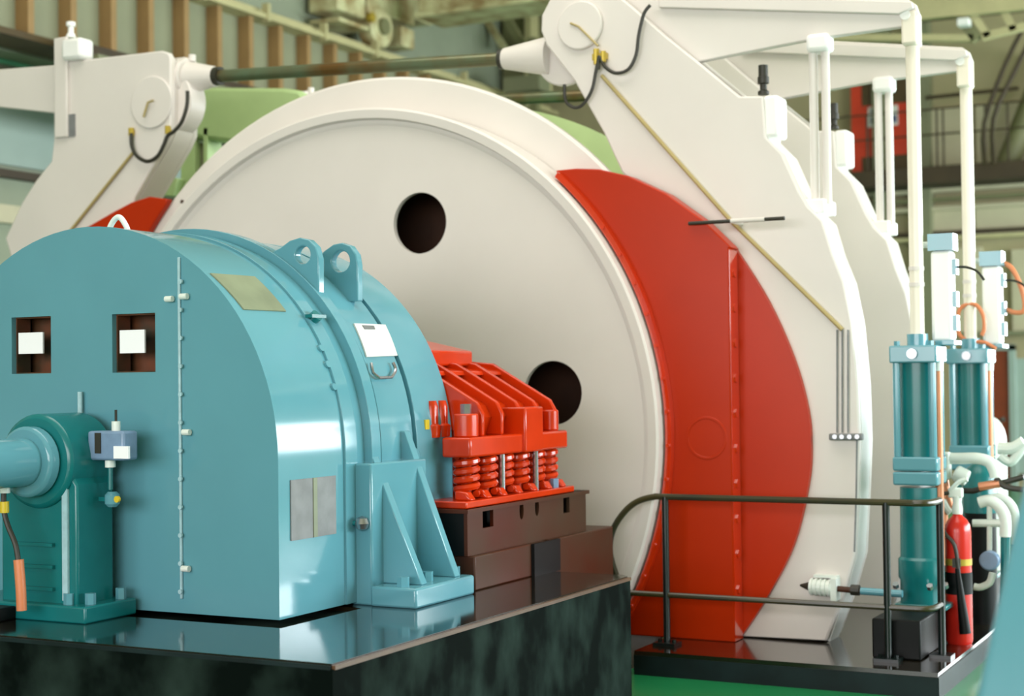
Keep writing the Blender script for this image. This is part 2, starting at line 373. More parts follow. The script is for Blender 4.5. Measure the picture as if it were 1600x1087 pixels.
# slanting conduits and brace at the right
for i, (pts, r) in enumerate([([(1606, 30), (1571, 100), (1538, 192)], .035), ([(1626, 30), (1585, 112), (1552, 186)], .035)]):
    b = MB(); b.tube([PY(*p, 23.4) for p in pts]+[PY(pts[-1][0]+1, 255, 23.9)], r, 8, 3)
    tag(b.build('slanting_conduit', 'dark_steel'), 'thin dark conduit slanting down from the roof to the walkway', 'conduit', 'slanting conduits by the walkway')
b = MB(); b.tube([PY(1640, 90, 24.55), PY(1574, 256, 24.6)], .17, 12)
tag(b.build('wall_brace', 'steel_green'), 'thick olive diagonal brace meeting the walkway beam', 'brace')

# ================================================================== plinth, platform, handrail
PLZ = 0.69
c0 = PZ(497, 1036, PLZ); c1 = PZ(1008, 899, PLZ)
PLX = (c0.x+c1.x)/2
b = MB(); b.prism([(PLX, c0.y), (PLX, c1.y-.05), (PLX-.05, c1.y), (-9, c1.y), (-9, c0.y)], 0, PLZ-.02, 2)
pl = struct(b.build('floor_motor_plinth', 'plinth_side'))
b = MB(); b.prism([(PLX-.012, c0.y+.012), (PLX-.012, c1.y-.06), (PLX-.06, c1.y-.01), (-9, c1.y-.01), (-9, c0.y+.012)], PLZ-.02, PLZ, 2,
                  [[(-6.3, 5.56), (-4.02, 5.56), (-4.02, 6.2), (-6.3, 6.2)]])
o = b.build('coping_top', 'plinth_top', pl)
b = MB(); b.box((PLX-.014, c0.y+.01, PLZ-.022), (PLX+.006, c1.y-.05, PLZ-.006)); b.build('edge_angle', 'plinth_edge', pl)
b = MB(); b.box((-9, c0.y-.004, PLZ-.022), (PLX-.01, c0.y+.014, PLZ-.006)); b.build('edge_angle', 'platform_side', pl)

PFX = -1.88; PFY = 8.575
b = MB(); b.box((-3.66, PFY, 0), (PFX, 12.4, PT-.025)); pf = struct(b.build('floor_brake_platform', 'platform_side'))
b = MB(); b.box((-3.66, PFY+.006, PT-.025), (PFX-.006, 12.394, PT)); b.build('coping_top', 'platform', pf)

RY = 8.84
hr = thing('handrail', 'black pipe handrail with curved end fencing the drum platform', 'handrail', (-2.8, RY, PT))
def rp(x, y): return PY(x, y, RY)
zt = rp(1200, 780).z; zm = rp(1200, 938).z
cx_ = rp(1385, 785).x; p3x = -1.97
bend = [rp(*q) for q in [(970, 915), (960, 890), (953, 860), (957, 830), (972, 804), (993, 785), (1022, 776)]]
pts = bend+[Vector((rp(1060, 776).x, RY, zt)), Vector((cx_, RY, zt)), Vector((p3x-.09, RY, zt)), Vector((p3x-.02, RY+.03, zt)), Vector((p3x, RY+.12, zt)), Vector((p3x, RY+.24, zt))]
b = MB(); b.tube(pts, .0195, 10, 5); b.build('top_rail', 'rail_paint', hr)
b = MB(); b.tube([Vector((rp(965, 925).x, RY, zm)), Vector((cx_, RY, zm)), Vector((p3x-.09, RY, zm)), Vector((p3x-.02, RY+.03, zm)), Vector((p3x, RY+.12, zm)), Vector((p3x, RY+.24, zm))], .017, 10, 4); b.build('mid_rail', 'rail_paint', hr)
for px in (1041, 1386):
    x = rp(px, 900).x; b = MB(); b.cyl((x, RY, PT), (x, RY, zt), .021, n=14); po = b.build('post', 'rail_post', hr)
    b = MB(); b.box((x-.07, RY-.06, PT), (x+.07, RY+.06, PT+.018)); o = b.build('base_plate', 'rail_post'); o.parent = po
    for s in (-1, 1):
        b = MB(); b.cyl((x+s*.045, RY, PT+.018), (x+s*.045, RY, PT+.035), .014, n=6); o = b.build('bolt', 'rail_post'); o.parent = po
b = MB(); b.cyl((p3x, RY+.24, PT), (p3x, RY+.24, zt), .021, n=14); po = b.build('post', 'rail_post', hr)
b = MB(); b.box((p3x-.06, RY+.18, PT), (p3x+.06, RY+.30, PT+.018)); o = b.build('base_plate', 'rail_post'); o.parent = po

# ================================================================== drum
DX, DZ, R1, R2 = -5.85, 1.39, 2.215, 2.45
dr = thing('hoist_drum', 'huge cream white hoist drum with dark round holes in its end plate', 'drum', (DX, 9.9, DZ-R2))
holes = []
for (px, py, rx) in [(655.5, 350, 46), (865, 613, 49)]:
    p = PY(px, py, 9.0); holes.append((p.x, p.z))
R_h = sum(hypot(x-DX, z-DZ) for x, z in holes)/2
a_h = [atan2(z-DZ, x-DX) for x, z in holes]; step = a_h[0]-a_h[1]
n_h = max(5, round(2*pi/step)); step = 2*pi/n_h; a_mid = (a_h[0]+a_h[1])/2
hl = [circ(DX+R_h*cos(a_mid+step*(k+.5)), DZ+R_h*sin(a_mid+step*(k+.5)), .205, 36) for k in range(n_h)]
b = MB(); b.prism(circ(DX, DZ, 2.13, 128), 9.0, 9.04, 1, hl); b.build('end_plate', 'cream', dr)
b = MB(); b.lathe([(2.10, 9.0), (2.115, 8.992), (2.135, 8.99), (2.145, 8.95), (2.20, 8.945), (R1, 8.955), (R1, 9.24), (2.10, 9.24), (2.10, 9.0)], DX, DZ, 128); b.build('brake_ring', 'cream', dr)
RF = R2+.025; b = MB(); b.lathe([(2.10, 9.245), (RF-.02, 9.245), (RF, 9.26), (RF, 9.30), (RF-.02, 9.31), (2.10, 9.31), (2.10, 9.245)], DX-.03, DZ, 128); b.build('flange', 'cream', dr)
b = MB(); b.lathe([(2.12, 9.31), (2.12, 10.46)], DX, DZ, 128); b.build('barrel', 'cream', dr)
b = MB(); b.lathe([(2.05, 10.46), (R2, 10.46), (R2, 10.52), (2.05, 10.52), (2.05, 10.46)], DX, DZ, 128); b.build('far_flange', 'far_green_bounce', dr, label='far flange with green bounce light in its colour')
b = MB(); b.lathe([(2.0, 10.52), (R1, 10.52), (R1, 10.86), (2.0, 10.86)], DX, DZ, 96); b.build('far_brake_ring', 'far_green_bounce', dr)
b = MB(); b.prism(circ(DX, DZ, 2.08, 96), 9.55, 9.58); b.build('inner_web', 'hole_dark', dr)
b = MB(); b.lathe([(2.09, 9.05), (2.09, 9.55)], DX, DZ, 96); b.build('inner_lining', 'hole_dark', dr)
b = MB(); b.cyl((DX, 8.6, DZ), (DX, 11.6, DZ), .26, n=40); b.build('shaft', 'steel', dr)
b = MB(); b.lathe([(.26, 8.86), (.5, 8.86), (.55, 9.0)], DX, DZ, 48); b.build('hub', 'cream', dr)
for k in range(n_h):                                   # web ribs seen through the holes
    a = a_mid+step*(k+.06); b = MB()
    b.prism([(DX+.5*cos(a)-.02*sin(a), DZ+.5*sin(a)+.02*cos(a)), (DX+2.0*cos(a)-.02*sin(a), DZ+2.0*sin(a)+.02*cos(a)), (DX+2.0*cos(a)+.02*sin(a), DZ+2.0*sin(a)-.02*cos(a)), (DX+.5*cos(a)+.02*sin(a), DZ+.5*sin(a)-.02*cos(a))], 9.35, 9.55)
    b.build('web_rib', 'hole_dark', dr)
p = PY(283, 314, 9.235); q = PY(299, 326, 9.235); b = MB()
v = Vector((q.x-p.x, q.z-p.z)); n = Vector((-v.y, v.x)).normalized()*.012
b.prism([(p.x+n.x, p.z+n.y), (q.x+n.x, q.z+n.y), (q.x-n.x, q.z-n.y), (p.x-n.x, p.z-n.y)], 9.228, 9.245); b.build('inspection_slot', 'hole_dark', dr, label='small dark slot')

# ================================================================== brake units
FY = 9.28; BY = 9.60; DYF = 1.58
inner = [(DX+2.53*cos(a), DZ+2.53*sin(a)) for a in [radians(d) for d in (38, 30, 20, 10, 0, -10, -20)]]
inner += [(DX+2.53*cos(radians(-28)), DZ+2.53*sin(radians(-28)))]
def floor_cut(pts): return [(x, max(z, PT)) for x, z in pts]
outer_px = [(1292, 1001), (1318, 930), (1335, 870), (1340, 770), (1343, 690), (1340, 600), (1331, 505), (1318, 440), (1300, 395), (1285, 345), (1262, 322), (1248, 298), (1222, 240), (1196, 214), (1192, 150), (1155, 150), (1092, 98), (1040, 56), (985, 8), (958, -14), (925, -24), (888, -20), (860, -2), (846, 25), (845, 48), (853, 70), (897, 126), (944, 209), (972, 270)]
outer = pxz(outer_px, FY)
poly = floor_cut(outer+inner)
poly.append((-3.5, PT))
bp = thing('brake_post', 'tall cream brake post with red shoe standing on the platform by the handrail', 'brake post', (-2.95, 9.44, PT), 'drum brake posts')
b = MB(); b.prism(poly, FY, FY+.06); b.build('front_plate', 'cream', bp, .012)
b = MB(); b.prism(poly, BY-.06, BY); b.build('back_plate', 'cream', bp, .012)
# closing strip along the outer edge, from the shelf to the foot
edge = [p for p in outer[:16]]; edge[0] = (edge[0][0], PT)
instr = []
for i, p in enumerate(edge):
    a = Vector(edge[max(0, i-1)]); c = Vector(edge[min(len(edge)-1, i+1)]); d = (c-a).normalized(); nn = Vector((-d.y, d.x)); instr.append((p[0]+nn.x*.05, max(PT, p[1]+nn.y*.05)))
b = MB(); b.prism(edge+instr[::-1], FY+.06, BY-.06); b.build('edge_web', 'white', bp, label='outer edge coloured whiter for the light on it')  # whiter than the plates: light on the right-facing side put into the colour
b = MB(); ii = inner; b.prism(ii+[(DX+(2.6)*cos(atan2(z-DZ, x-DX)), DZ+2.6*sin(atan2(z-DZ, x-DX))) for x, z in ii[::-1]], FY+.06, BY-.06); b.build('inner_web', 'cream', bp)
# shelf block with dark bolt
p0 = PY(1195, 148, FY); b = MB(); b.box((p0.x-.02, FY+.02, PY(1195, 214, FY).z), (p0.x+.075, FY+.22, p0.z)); b.build('stop_block', 'white', bp, .02)
q0 = PY(1193, 148, FY+.1); q1 = PY(1193, 102, FY+.1)
b = MB(); hh = q1.z-q0.z; b.vlathe([(.035, q0.z), (.035, q0.z+.02), (.022, q0.z+.03), (.022, q0.z+hh*.35), (.036, q0.z+hh*.38), (.036, q0.z+hh*.6), (.030, q0.z+hh*.62), (.030, q0.z+hh)], q0.x, FY+.1, 14); b.build('stop_bolt', 'hose', bp, label='dark stop bolt')
# bracket and pair of guide rods between post and lever
bk0 = PY(1262, 322, FY+.16); b = MB(); b.box((bk0.x-.02, FY+.04, bk0.z-.06), (bk0.x+.14, FY+.30, bk0.z+.03)); b.build('rod_bracket', 'white', bp, .01)
for px in (1274, 1293):
    a = PY(px, 312, FY+.12); c = PY(px-2, 78, FY+.12); b = MB(); b.cyl((a.x, FY+.12, bk0.z), (a.x, FY+.12, c.z), .027, n=14); b.build('guide_rod', 'cream', bp)
a = PY(1282, 62, FY+.12); b = MB(); b.box((a.x-.075, FY+.05, a.z-.08), (a.x+.07, FY+.19, a.z+.03)); b.build('rod_cap', 'white', bp, .025)
# red shoe: proud part in front of the flange, lower part flush with the post, inner lip
SR = 2.228
Yp, Yl = 9.085, 9.235
top = pxz([(868, 266), (900, 263), (935, 264), (980, 274), (1040, 302), (1100, 345), (1143, 387)], Yp)
rx_ = PY(1143, 690, Yp).x
def inner_arc(r, zhi, zlo, n=30):
    a1 = math_asin((zhi-DZ)/r); a0 = math_asin((zlo-DZ)/r)
    return [(DX+r*cos(a0+(a1-a0)*i/n), DZ+r*sin(a0+(a1-a0)*i/n)) for i in range(n+1)]
from math import asin as math_asin
zc_ = top[0][1]
arc = inner_arc(SR, zc_-.05, PT)
proud = [(rx_, PT)]+[(rx_, top[-1][1])]+top[::-1]+arc[::-1]
b = MB(); b.prism(proud, Yp, Yl); sh = b.build('brake_shoe', 'red', bp, .008, label='orange red crescent brake shoe')
ro = pxz([(1147, 385), (1200, 470), (1240, 560), (1262, 640), (1267, 700), (1262, 760), (1240, 850), (1200, 930), (1155, 999)], Yl)
rr = []
for i in range(len(ro)-1):                              # smooth the outline
    P = [Vector(ro[max(0, min(len(ro)-1, i+k))]) for k in (-1, 0, 1, 2)]
    for k in range(5):
        t_ = k/5; rr.append(tuple(.5*(2*P[1]+(P[2]-P[0])*t_+(2*P[0]-5*P[1]+4*P[2]-P[3])*t_*t_+(3*P[1]-P[0]-3*P[2]+P[3])*t_**3)))
rr.append(ro[-1])
rr = floor_cut(rr); rr[-1] = (rr[-1][0], PT)
b = MB(); b.prism([(rx_-.1, rr[0][1]+.03)]+rr+[(rx_-.1, PT)], Yl, FY); o = b.build('shoe_web', 'red'); o.parent = sh
lip = inner_arc(SR+.001, zc_-.05, PT, 40); lip2 = inner_arc(SR+.038, zc_-.02, PT, 40)
b = MB(); b.prism(lip+lip2[::-1], Yp-.06, Yp); o = b.build('lining_lip', 'red_shine'); o.parent = sh
for k in range(10):
    z = .45+k*.215; b = MB(); b.cyl((rx_, (Yp+Yl)/2, z), (rx_+.014, (Yp+Yl)/2, z), .028, n=6); o = b.build('bolt', 'red_shine'); o.parent = sh
b = MB(); b.box((rx_, Yp+.004, PT+.005), (rx_+.004, Yl-.004, top[-1][1]-.01)); o = b.build('edge_strip', 'red_shine'); o.parent = sh
for k in range(13):
    a = radians(-28+k*5.3); r = SR+.02; b = MB(); c = Vector((DX+r*cos(a), 0, DZ+r*sin(a))); b.cyl((c.x, Yp-.06, c.z), (c.x, Yp-.072, c.z), .013, n=8); o = b.build('bolt', 'red_gloss'); o.parent = sh
p = PY(1104, 684, Yp); b = MB(); b.lathe([(.115, Yp), (.118, Yp-.003), (.13, Yp-.003), (.133, Yp)], p.x, p.z, 40); o = b.build('cover_ring', 'red'); o.parent = sh
# small slip-stop on the foot of the post: ribbed spring pot with rod
sp = thing('limit_switch', 'small white spring plunger bracketed low on the brake post', 'switch', (-2.7, 9.2, .5))
p = [PY(x, y, FY-.06) for x, y in ((1250, 914), (1266, 914), (1300, 917), (1330, 916), (1345, 915), (1410, 916))]
ax = [(p[i].x, FY-.06, p[0].z-.004*i) for i in range(6)]
b = MB(); b.cyl(ax[0], ax[1], .006, .03, n=14); b.build('tip', 'hose', sp)
b = MB(); b.cyl(ax[1], ax[2], .045, n=20); pot = b.build('spring_pot', 'pipe_white', sp)
for k in range(5):
    t_ = (k+.5)/5; c = Vector(ax[1]).lerp(Vector(ax[2]), t_); b = MB(); b.cyl(c-Vector((.007, 0, 0)), c+Vector((.007, 0, 0)), .052, n=20); o = b.build('ring', 'pipe_white'); o.parent = pot
b = MB(); b.box((ax[2][0], FY-.1, ax[2][2]-.07), (ax[2][0]+.035, FY, ax[2][2]+.06)); b.build('bracket', 'pipe_white', sp)
b = MB(); b.box((ax[1][0]+.02, FY-.06, ax[1][2]+.055), (ax[2][0]+.03, FY, ax[1][2]+.07)); b.build('bracket', 'pipe_white', sp)
b = MB(); b.cyl(ax[2], ax[4], .018, n=12); b.build('clevis_rod', 'brown_base', sp)
b = MB(); b.cyl(ax[3], (ax[3][0]+.05, ax[3][1], ax[3][2]), .032, n=10); b.build('nut', 'hose', sp)
b = MB(); b.cyl(ax[4], ax[5], .022, n=12); b.build('push_rod', 'teal', sp)

# lever arm above the right post
lv = thing('brake_lever', 'long cream bell crank arm pivoted on the near brake post', 'lever', (-3.4, 9.44, 3.8), 'brake levers')
LY0, LY1 = 9.37, 9.43
arm = pxz([(925, 5), (980, -16), (1040, -14), (1420, 0), (1432, 8), (1437, 22), (1432, 40), (1407, 44), (1275, 62), (1092, 98), (1000, 96), (935, 75)], 9.40)
b = MB(); b.prism(arm, LY0, LY1); b.build('arm_plate', 'cream', lv, .008)
tp = pxz([(1040, -2), (1425, 8)], 9.40)
b = MB(); b.prism(pxz([(1030, -10), (1425, 3), (1427, 12), (1405, 22), (1030, 12)], 9.34), 9.33, LY0); b.build('arm_rib', 'cream', lv, .006)
p = PY(1420, 28, 9.45); b = MB(); b.cyl((p.x, 9.35, p.z), (p.x, 9.55, p.z), .03, n=24); b.build('end_pin', 'white', lv)
p = PY(907, 40, 9.27); b = MB(); b.cyl((p.x, FY, p.z), (p.x, FY-.03, p.z), .16, n=36); o = b.build('pivot_boss', 'cream', lv, .01)
# pull rod
pr = thing('pull_rod', 'white vertical pull rod from the near lever down to the brake cylinder', 'rod', (-2.16, 9.45, 1.9), 'brake pull rods')
RX = -2.163; RYY = 9.45
zt_ = PY(1418, 22, RYY).z; z_s = PY(1418, 74, RYY).z; z_b = PY(1422, 525, RYY).z
b = MB(); b.box((RX-.047, RYY-.09, z_s), (RX+.047, RYY+.06, zt_)); b.build('fork', 'rod_white', pr, .015)
b = MB(); b.cyl((RX, RYY, z_b-.03), (RX, RYY, z_s), .042, n=20); b.build('rod', 'rod_white', pr)
for zz in (420, 445):
    z = PY(1420, zz, RYY).z; b = MB(); b.cyl((RX, RYY, z-.012), (RX, RYY, z+.012), .046, n=20); b.build('collar', 'cream', pr)
# brake cylinder with oil tank
bc = thing('brake_cylinder', 'teal hydraulic brake cylinder on a black block behind the handrail', 'cylinder', (RX, RYY, PT), 'brake cylinders')
zz = lambda y: PY(1423, y, RYY).z
blk = zz(963)+.02
b = MB(); b.box((-2.325, 8.90, PT), (-2.05, 9.78, .365)); b.build('support_block', 'black', bc, .01)
z0 = .365
b = MB(); b.vlathe([(.125, z0), (.125, zz(905)), (.135, zz(900)), (.135, zz(872)), (.122, zz(868)), (.118, zz(760))], RX, RYY, 32); b.build('lower_barrel', 'teal_dark', bc)
b = MB(); b.box((RX-.135, RYY-.13, z0), (RX+.17, RYY+.13, z0+.03)); b.build('foot_flange', 'teal_dark', bc, .008)
for (ya, yb) in ((757, 735), (735, 712)):
    b = MB(); b.box((RX-.132, RYY-.132, zz(ya)+.004), (RX+.132, RYY+.132, zz(yb))); b.build('mid_flange', 'teal', bc, .012)
b = MB(); b.cyl((RX, RYY, zz(712)), (RX, RYY, zz(567)), .112, n=36); b.build('upper_barrel', 'teal_dark', bc)
for dx, dy in ((-.105, -.105), (.105, -.105), (.105, .105), (-.105, .105)):
    b = MB(); b.cyl((RX+dx, RYY+dy, zz(712)), (RX+dx, RYY+dy, zz(567)), .022, n=10); b.build('tie_bar', 'teal', bc)
b = MB(); b.box((RX-.14, RYY-.14, zz(567)), (RX+.14, RYY+.14, zz(540))); hd = b.build('head', 'teal', bc, .01)
b = MB(); b.cyl((RX, RYY-.14, zz(553)), (RX, RYY-.16, zz(553)), .03, n=16); o = b.build('plug', 'steel'); o.parent = hd
b = MB(); b.cyl((RX, RYY, zz(540)), (RX, RYY, zz(522)), .062, n=20); b.build('gland', 'teal', bc)
for dx in (-.1, .1):
    b = MB(); b.cyl((RX+dx, RYY-.1, zz(540)), (RX+dx, RYY-.1, zz(533)), .02, n=6); b.build('nut', 'teal', bc)
for dx, dy in ((-.12, -.14), (.08, -.14), (.15, -.05)):
    b = MB(); b.cyl((RX+dx, RYY+dy, z0+.13), (RX+dx, RYY+dy-.015, z0+.15), .02, n=6); b.build('bolt', 'steel', bc)
cp = PY(1467, 700, RYY-.02)
b = MB(); b.tube([(cp.x, RYY-.02, zz(880)), (cp.x, RYY-.02, zz(575))], .024, 12); b.build('copper_pipe', 'copper', bc)
b = MB(); b.tube([(RX+.1, RYY-.05, zz(553)), (cp.x-.02, RYY-.03, zz(553)), (cp.x, RYY-.02, zz(560)), (cp.x, RYY-.02, zz(580))], .034, 12, 4); b.build('elbow', 'pipe_white', bc)
# tank beside the head, on a shelf plate
TY = RYY+.12; tk = PY(1474, 450, TY)
b = MB(); b.box((RX+.1, TY-.11, zz(540)), (tk.x+.08, TY+.11, zz(532))); b.build('shelf_plate', 'teal', bc, .004)
tz = lambda y: PY(1474, y, TY).z
b = MB(); b.box((tk.x-.062, TY-.062, tz(534)), (tk.x+.062, TY+.062, tz(392))); tb = b.build('valve_column', 'white', bc, .02, label='pale grey valve column')
b = MB(); b.box((tk.x-.075, TY-.07, tz(392)), (tk.x+.075, TY+.07, tz(366))); o = b.build('cap', 'teal'); o.parent = tb
b = MB(); b.cyl((tk.x-.075, TY, tz(381)), (tk.x-.125, TY, tz(381)), .02, n=10); o = b.build('side_plug', 'pipe_white'); o.parent = tb
for yy in (418, 468, 505):
    b = MB(); b.box((tk.x+.062, TY-.04, tz(yy+12)), (tk.x+.085, TY+.04, tz(yy-12))); o = b.build('valve', 'teal'); o.parent = tb
b = MB(); b.tube([(tk.x+.085, TY, tz(418)), (tk.x+.14, TY, tz(419)), (tk.x+.2, TY, tz(426)), (tk.x+.24, TY, tz(440))], .008, 6, 4); b.build('capillary', 'hose', bc)
# orange hoses on the far set
copies = []
bc2 = copy_thing(bc, (0, DYF, 0), 'teal hydraulic brake cylinder standing behind the first one', 'brake cylinders')
pr2 = copy_thing(pr, (0, DYF, 0), 'white vertical pull rod from the far lever down to the brake cylinder', 'brake pull rods')
lv2 = copy_thing(lv, (0, DYF, 0), 'long cream bell crank arm pivoted on the far brake post', 'brake levers')
SHOES = [o for o in bp.children if o.name.startswith('brake_shoe')]
for o in SHOES: o.parent = None
bp2 = copy_thing(bp, (0, DYF, 0), 'tall cream brake post standing behind the first one, mostly hidden', 'drum brake posts')
for o in SHOES: o.parent = bp
Yh = TY+DYF+.05
oh = thing('orange_hose', 'loose orange hose hanging beside the far valve column', 'hose', (-1.9, Yh, 1.9))
b = MB(); b.tube([PY(x, y, Yh) for x, y in ((1566, 410), (1580, 418), (1592, 440), (1600, 465), (1600, 485), (1585, 488), (1562, 480), (1550, 478), (1556, 490), (1557, 530), (1545, 545), (1536, 553))], .017, 10, 4); b.build('hose', 'orange_hose', oh)
b = MB(); p = PY(1556, 484, Yh); b.cyl((p.x, Yh, p.z), (p.x, Yh, p.z+.04), .026, n=8); b.build('coupling', 'steel', oh)
b = MB(); b.tube([PY(x, y, Yh-.2) for x, y in ((1556, 545), (1538, 535), (1512, 532), (1498, 520), (1497, 492), (1505, 478), (1524, 476), (1536, 492), (1538, 512), (1534, 524))], .014, 8, 5); b.build('hose_loop', 'orange_hose', oh)

# red and white piping, conduits and hoses fixed on the near right post
hY = FY-.015
b = MB(); b.tube([PY(x, y, hY) for x, y in ((940, 118), (1140, 343), (1316, 515))], .0135, 8)
tag(b.build('post_conduit', 'conduit'), 'thin tan conduit running diagonally down the right brake post', 'conduit')
b = MB(); b.tube([PY(x, y, hY-.03) for x, y in ((935, 108), (936, 88), (945, 104), (962, 114), (982, 108), (994, 85), (998, 55), (1006, 22), (1016, 8))], .0115, 8, 5)
tag(b.build('grease_hose', 'hose'), 'dark rubber hose looping up to the lever pivot on right post', 'hose')
b = MB(); b.tube([PY(x, y, hY-.03) for x, y in ((936, 88), (931, 112), (925, 140), (912, 162), (898, 168), (884, 158), (882, 132))], .0115, 8, 5)
tag(b.build('grease_hose', 'hose'), 'dark rubber hose dropping behind the right post toward the tie rod', 'hose')
b = MB(); p = PY(936, 88, hY-.02); b.cyl((p.x-.02, p.y, p.z-.05), (p.x-.02, p.y, p.z+.05), .02, n=10); b.cyl((p.x+.03, p.y, p.z-.04), (p.x+.03, p.y, p.z+.03), .018, n=10)
b.box((p.x-.05, p.y, p.z-.02), (p.x+.05, FY, p.z+.02)); tag(b.build('hose_fitting', 'brass'), 'brass hose fitting on the face of the right post', 'fitting')
b = MB(); p = PY(905, 42, FY-.03); q = PY(935, 72, FY-.03); b.tube([(p.x-.06, p.y-.008, p.z+.03), (p.x, p.y-.008, p.z), (q.x, q.y-.008, q.z)], .008, 6)
tag(b.build('grease_line', 'conduit'), 'thin bent grease line on the round pivot boss', 'pipe')
jr = thing('cross_rod', 'thin horizontal rod with dark ends crossing the post conduit', 'rod', PY(1150, 345, 9.06))
for (xa, xb, m, r, nm) in ((1076, 1142, 'hose', .012, 'rod_end'), (1142, 1195, 'cream', .015, 'sleeve'), (1192, 1226, 'hose', .012, 'rod_end')):
    a = PY(xa, 349-(xa-1076)*.055, 9.06); d = PY(xb, 349-(xb-1076)*.055, 9.06); b = MB(); b.cyl(a, d, r, n=10); b.build(nm, m, jr)
b = MB(); p = PY(1140, 345, 9.06); b.cyl((p.x, 9.06, p.z), (p.x, FY, p.z), .012, n=8); b.build('standoff', 'cream', jr)
for px in (1308, 1316, 1325):
    b = MB(); b.tube([PY(px, 515, hY), PY(px, 676, hY)], .006, 6)
    tag(b.build('small_tube', 'mesh_grey'), 'thin grey vertical tube above the small manifold on right post', 'tube', 'thin tubes on the right post')
mf = thing('tube_manifold', 'small grey manifold bar at the foot of three thin tubes', 'manifold', PY(1324, 682, hY))
a = PY(1298, 687, FY); d = PY(1350, 677, FY); b = MB(); b.box((a.x, FY-.045, a.z), (d.x, FY, d.z)); b.build('bar', 'mesh_grey', mf, .008)
for px in (1305, 1316, 1328, 1340):
    p = PY(px, 682, FY-.045); b = MB(); b.cyl((p.x, FY-.045, p.z), (p.x, FY-.06, p.z), .015, n=8); b.build('nipple', 'steel', mf)
b = MB(); b.tube([PY(1339, 688, FY-.01), PY(1338, 770, FY-.01), PY(1335, 862, FY-.01)], .006, 6); b.build('drain_tube', 'mesh_grey', mf)

# left post (mirror of the right one below its head)
lp = thing('brake_post', 'cream brake post with square head on the far side of the drum', 'brake post', (-8.75, 9.44, PT), 'drum brake posts')
def mir(pts): return [(2*DX-x, z) for x, z in pts]
lo_out = mir(outer)[:8]                                  # foot up to mid height, mirrored outer edge
head = pxz([(8, 372), (35, 315), (56, 282), (80, 252), (84, 217), (84, 176), (104, 170), (104, 96), (133, 93), (252, 79), (262, 82), (267, 92), (267, 205), (259, 224), (210, 308)], FY)
lpoly = floor_cut(lo_out+head+mir(inner)[2:]); lpoly.append((2*DX+3.5, PT))
b = MB(); b.prism(lpoly, FY, FY+.06); b.build('front_plate', 'cream', lp, .012)
b = MB(); b.prism(lpoly, BY-.06, BY); b.build('back_plate', 'cream', lp, .012)
hb = pxz([(259, 224), (210, 308), (180, 330), (196, 330), (232, 300), (262, 255)], FY)
b = MB(); b.prism(pxz([(267, 92), (267, 205), (259, 224), (208, 312), (185, 370), (172, 366), (195, 300), (250, 215), (255, 95)], FY), FY+.06, BY-.06); b.build('edge_web', 'cream', lp)
b = MB(); ii = mir(inner)[2:]; b.prism(ii+[(DX+2.6*cos(atan2(z-DZ, x-DX)), DZ+2.6*sin(atan2(z-DZ, x-DX))) for x, z in ii[::-1]], FY+.06, BY-.06); b.build('inner_web', 'cream', lp)
p = PY(288, 160, 9.45); b = MB(); b.cyl((p.x-.12, 9.36, p.z), (p.x-.12, 9.54, p.z), .26, n=40); b.build('rear_boss', 'cream', lp, .01)
p = PY(238, 160, FY); b = MB(); b.cyl((p.x, FY, p.z), (p.x, FY-.016, p.z), .20, n=40); b.build('pivot_boss', 'cream', lp, .012)
arcL = inner_arc(2.475, zc_, PT)
topL = pxz([(262, 311), (233, 307), (205, 316), (180, 329), (133, 356), (95, 386)], Yl-.06)
proudL = topL+[(2*DX-rx_, topL[-1][1]-.1), (2*DX-rx_, PT)]+mir(arcL)
b = MB(); b.prism(proudL, Yl-.06, Yl); shl = b.build('brake_shoe', 'red', lp, .008, label='orange red crescent brake shoe')
b = MB(); b.prism(mir([(rx_-.1, rr[0][1]+.03)]+rr+[(rx_-.1, PT)]), Yl, FY); o = b.build('shoe_web', 'red'); o.parent = shl
# strap with adjusting screw
x0 = PY(85, 60, FY-.02); x1 = PY(106, 214, FY-.02)
b = MB(); b.box((x0.x, FY-.03, x1.z), (x1.x, FY, x0.z)); st = b.build('strap', 'cream', lp, .01)
a = PY(100, 96, FY-.02); d = PY(131, 58, FY-.02); b = MB(); b.box((a.x, FY-.06, a.z), (d.x, FY+.1, d.z)); b.build('cap', 'white', lp, .03)
p = PY(108, 58, FY); q = PY(108, 34, FY); hh = q.z-p.z
b = MB(); b.vlathe([(.04, p.z), (.03, p.z+.03), (.022, p.z+.035), (.022, p.z+hh*.7), (.036, p.z+hh*.74), (.036, p.z+hh)], p.x, FY+.02, 14); b.build('adjusting_screw', 'white', lp)
a = PY(108, 214, FY); d = PY(118, 178, FY); b = MB(); b.box((a.x, FY-.012, a.z), (d.x, FY, d.z)); b.build('slot_plate', 'mesh_grey', lp)
la = thing('brake_lever', 'cream lever arm leaving the square head of the left brake post', 'lever', (-9.6, 9.44, 3.95), 'brake levers')
b = MB(); b.prism(pxz([(-160, 122), (84, 103), (120, 100), (120, 180), (84, 177), (-160, 150)], 9.4), LY0, LY1); b.build('arm_plate', 'cream', la, .008)
b = MB(); p = PY(-150, 136, 9.4); b.cyl((p.x, 9.34, p.z), (p.x, 9.5, p.z), .06, n=20); b.build('end_pin', 'cream', la)
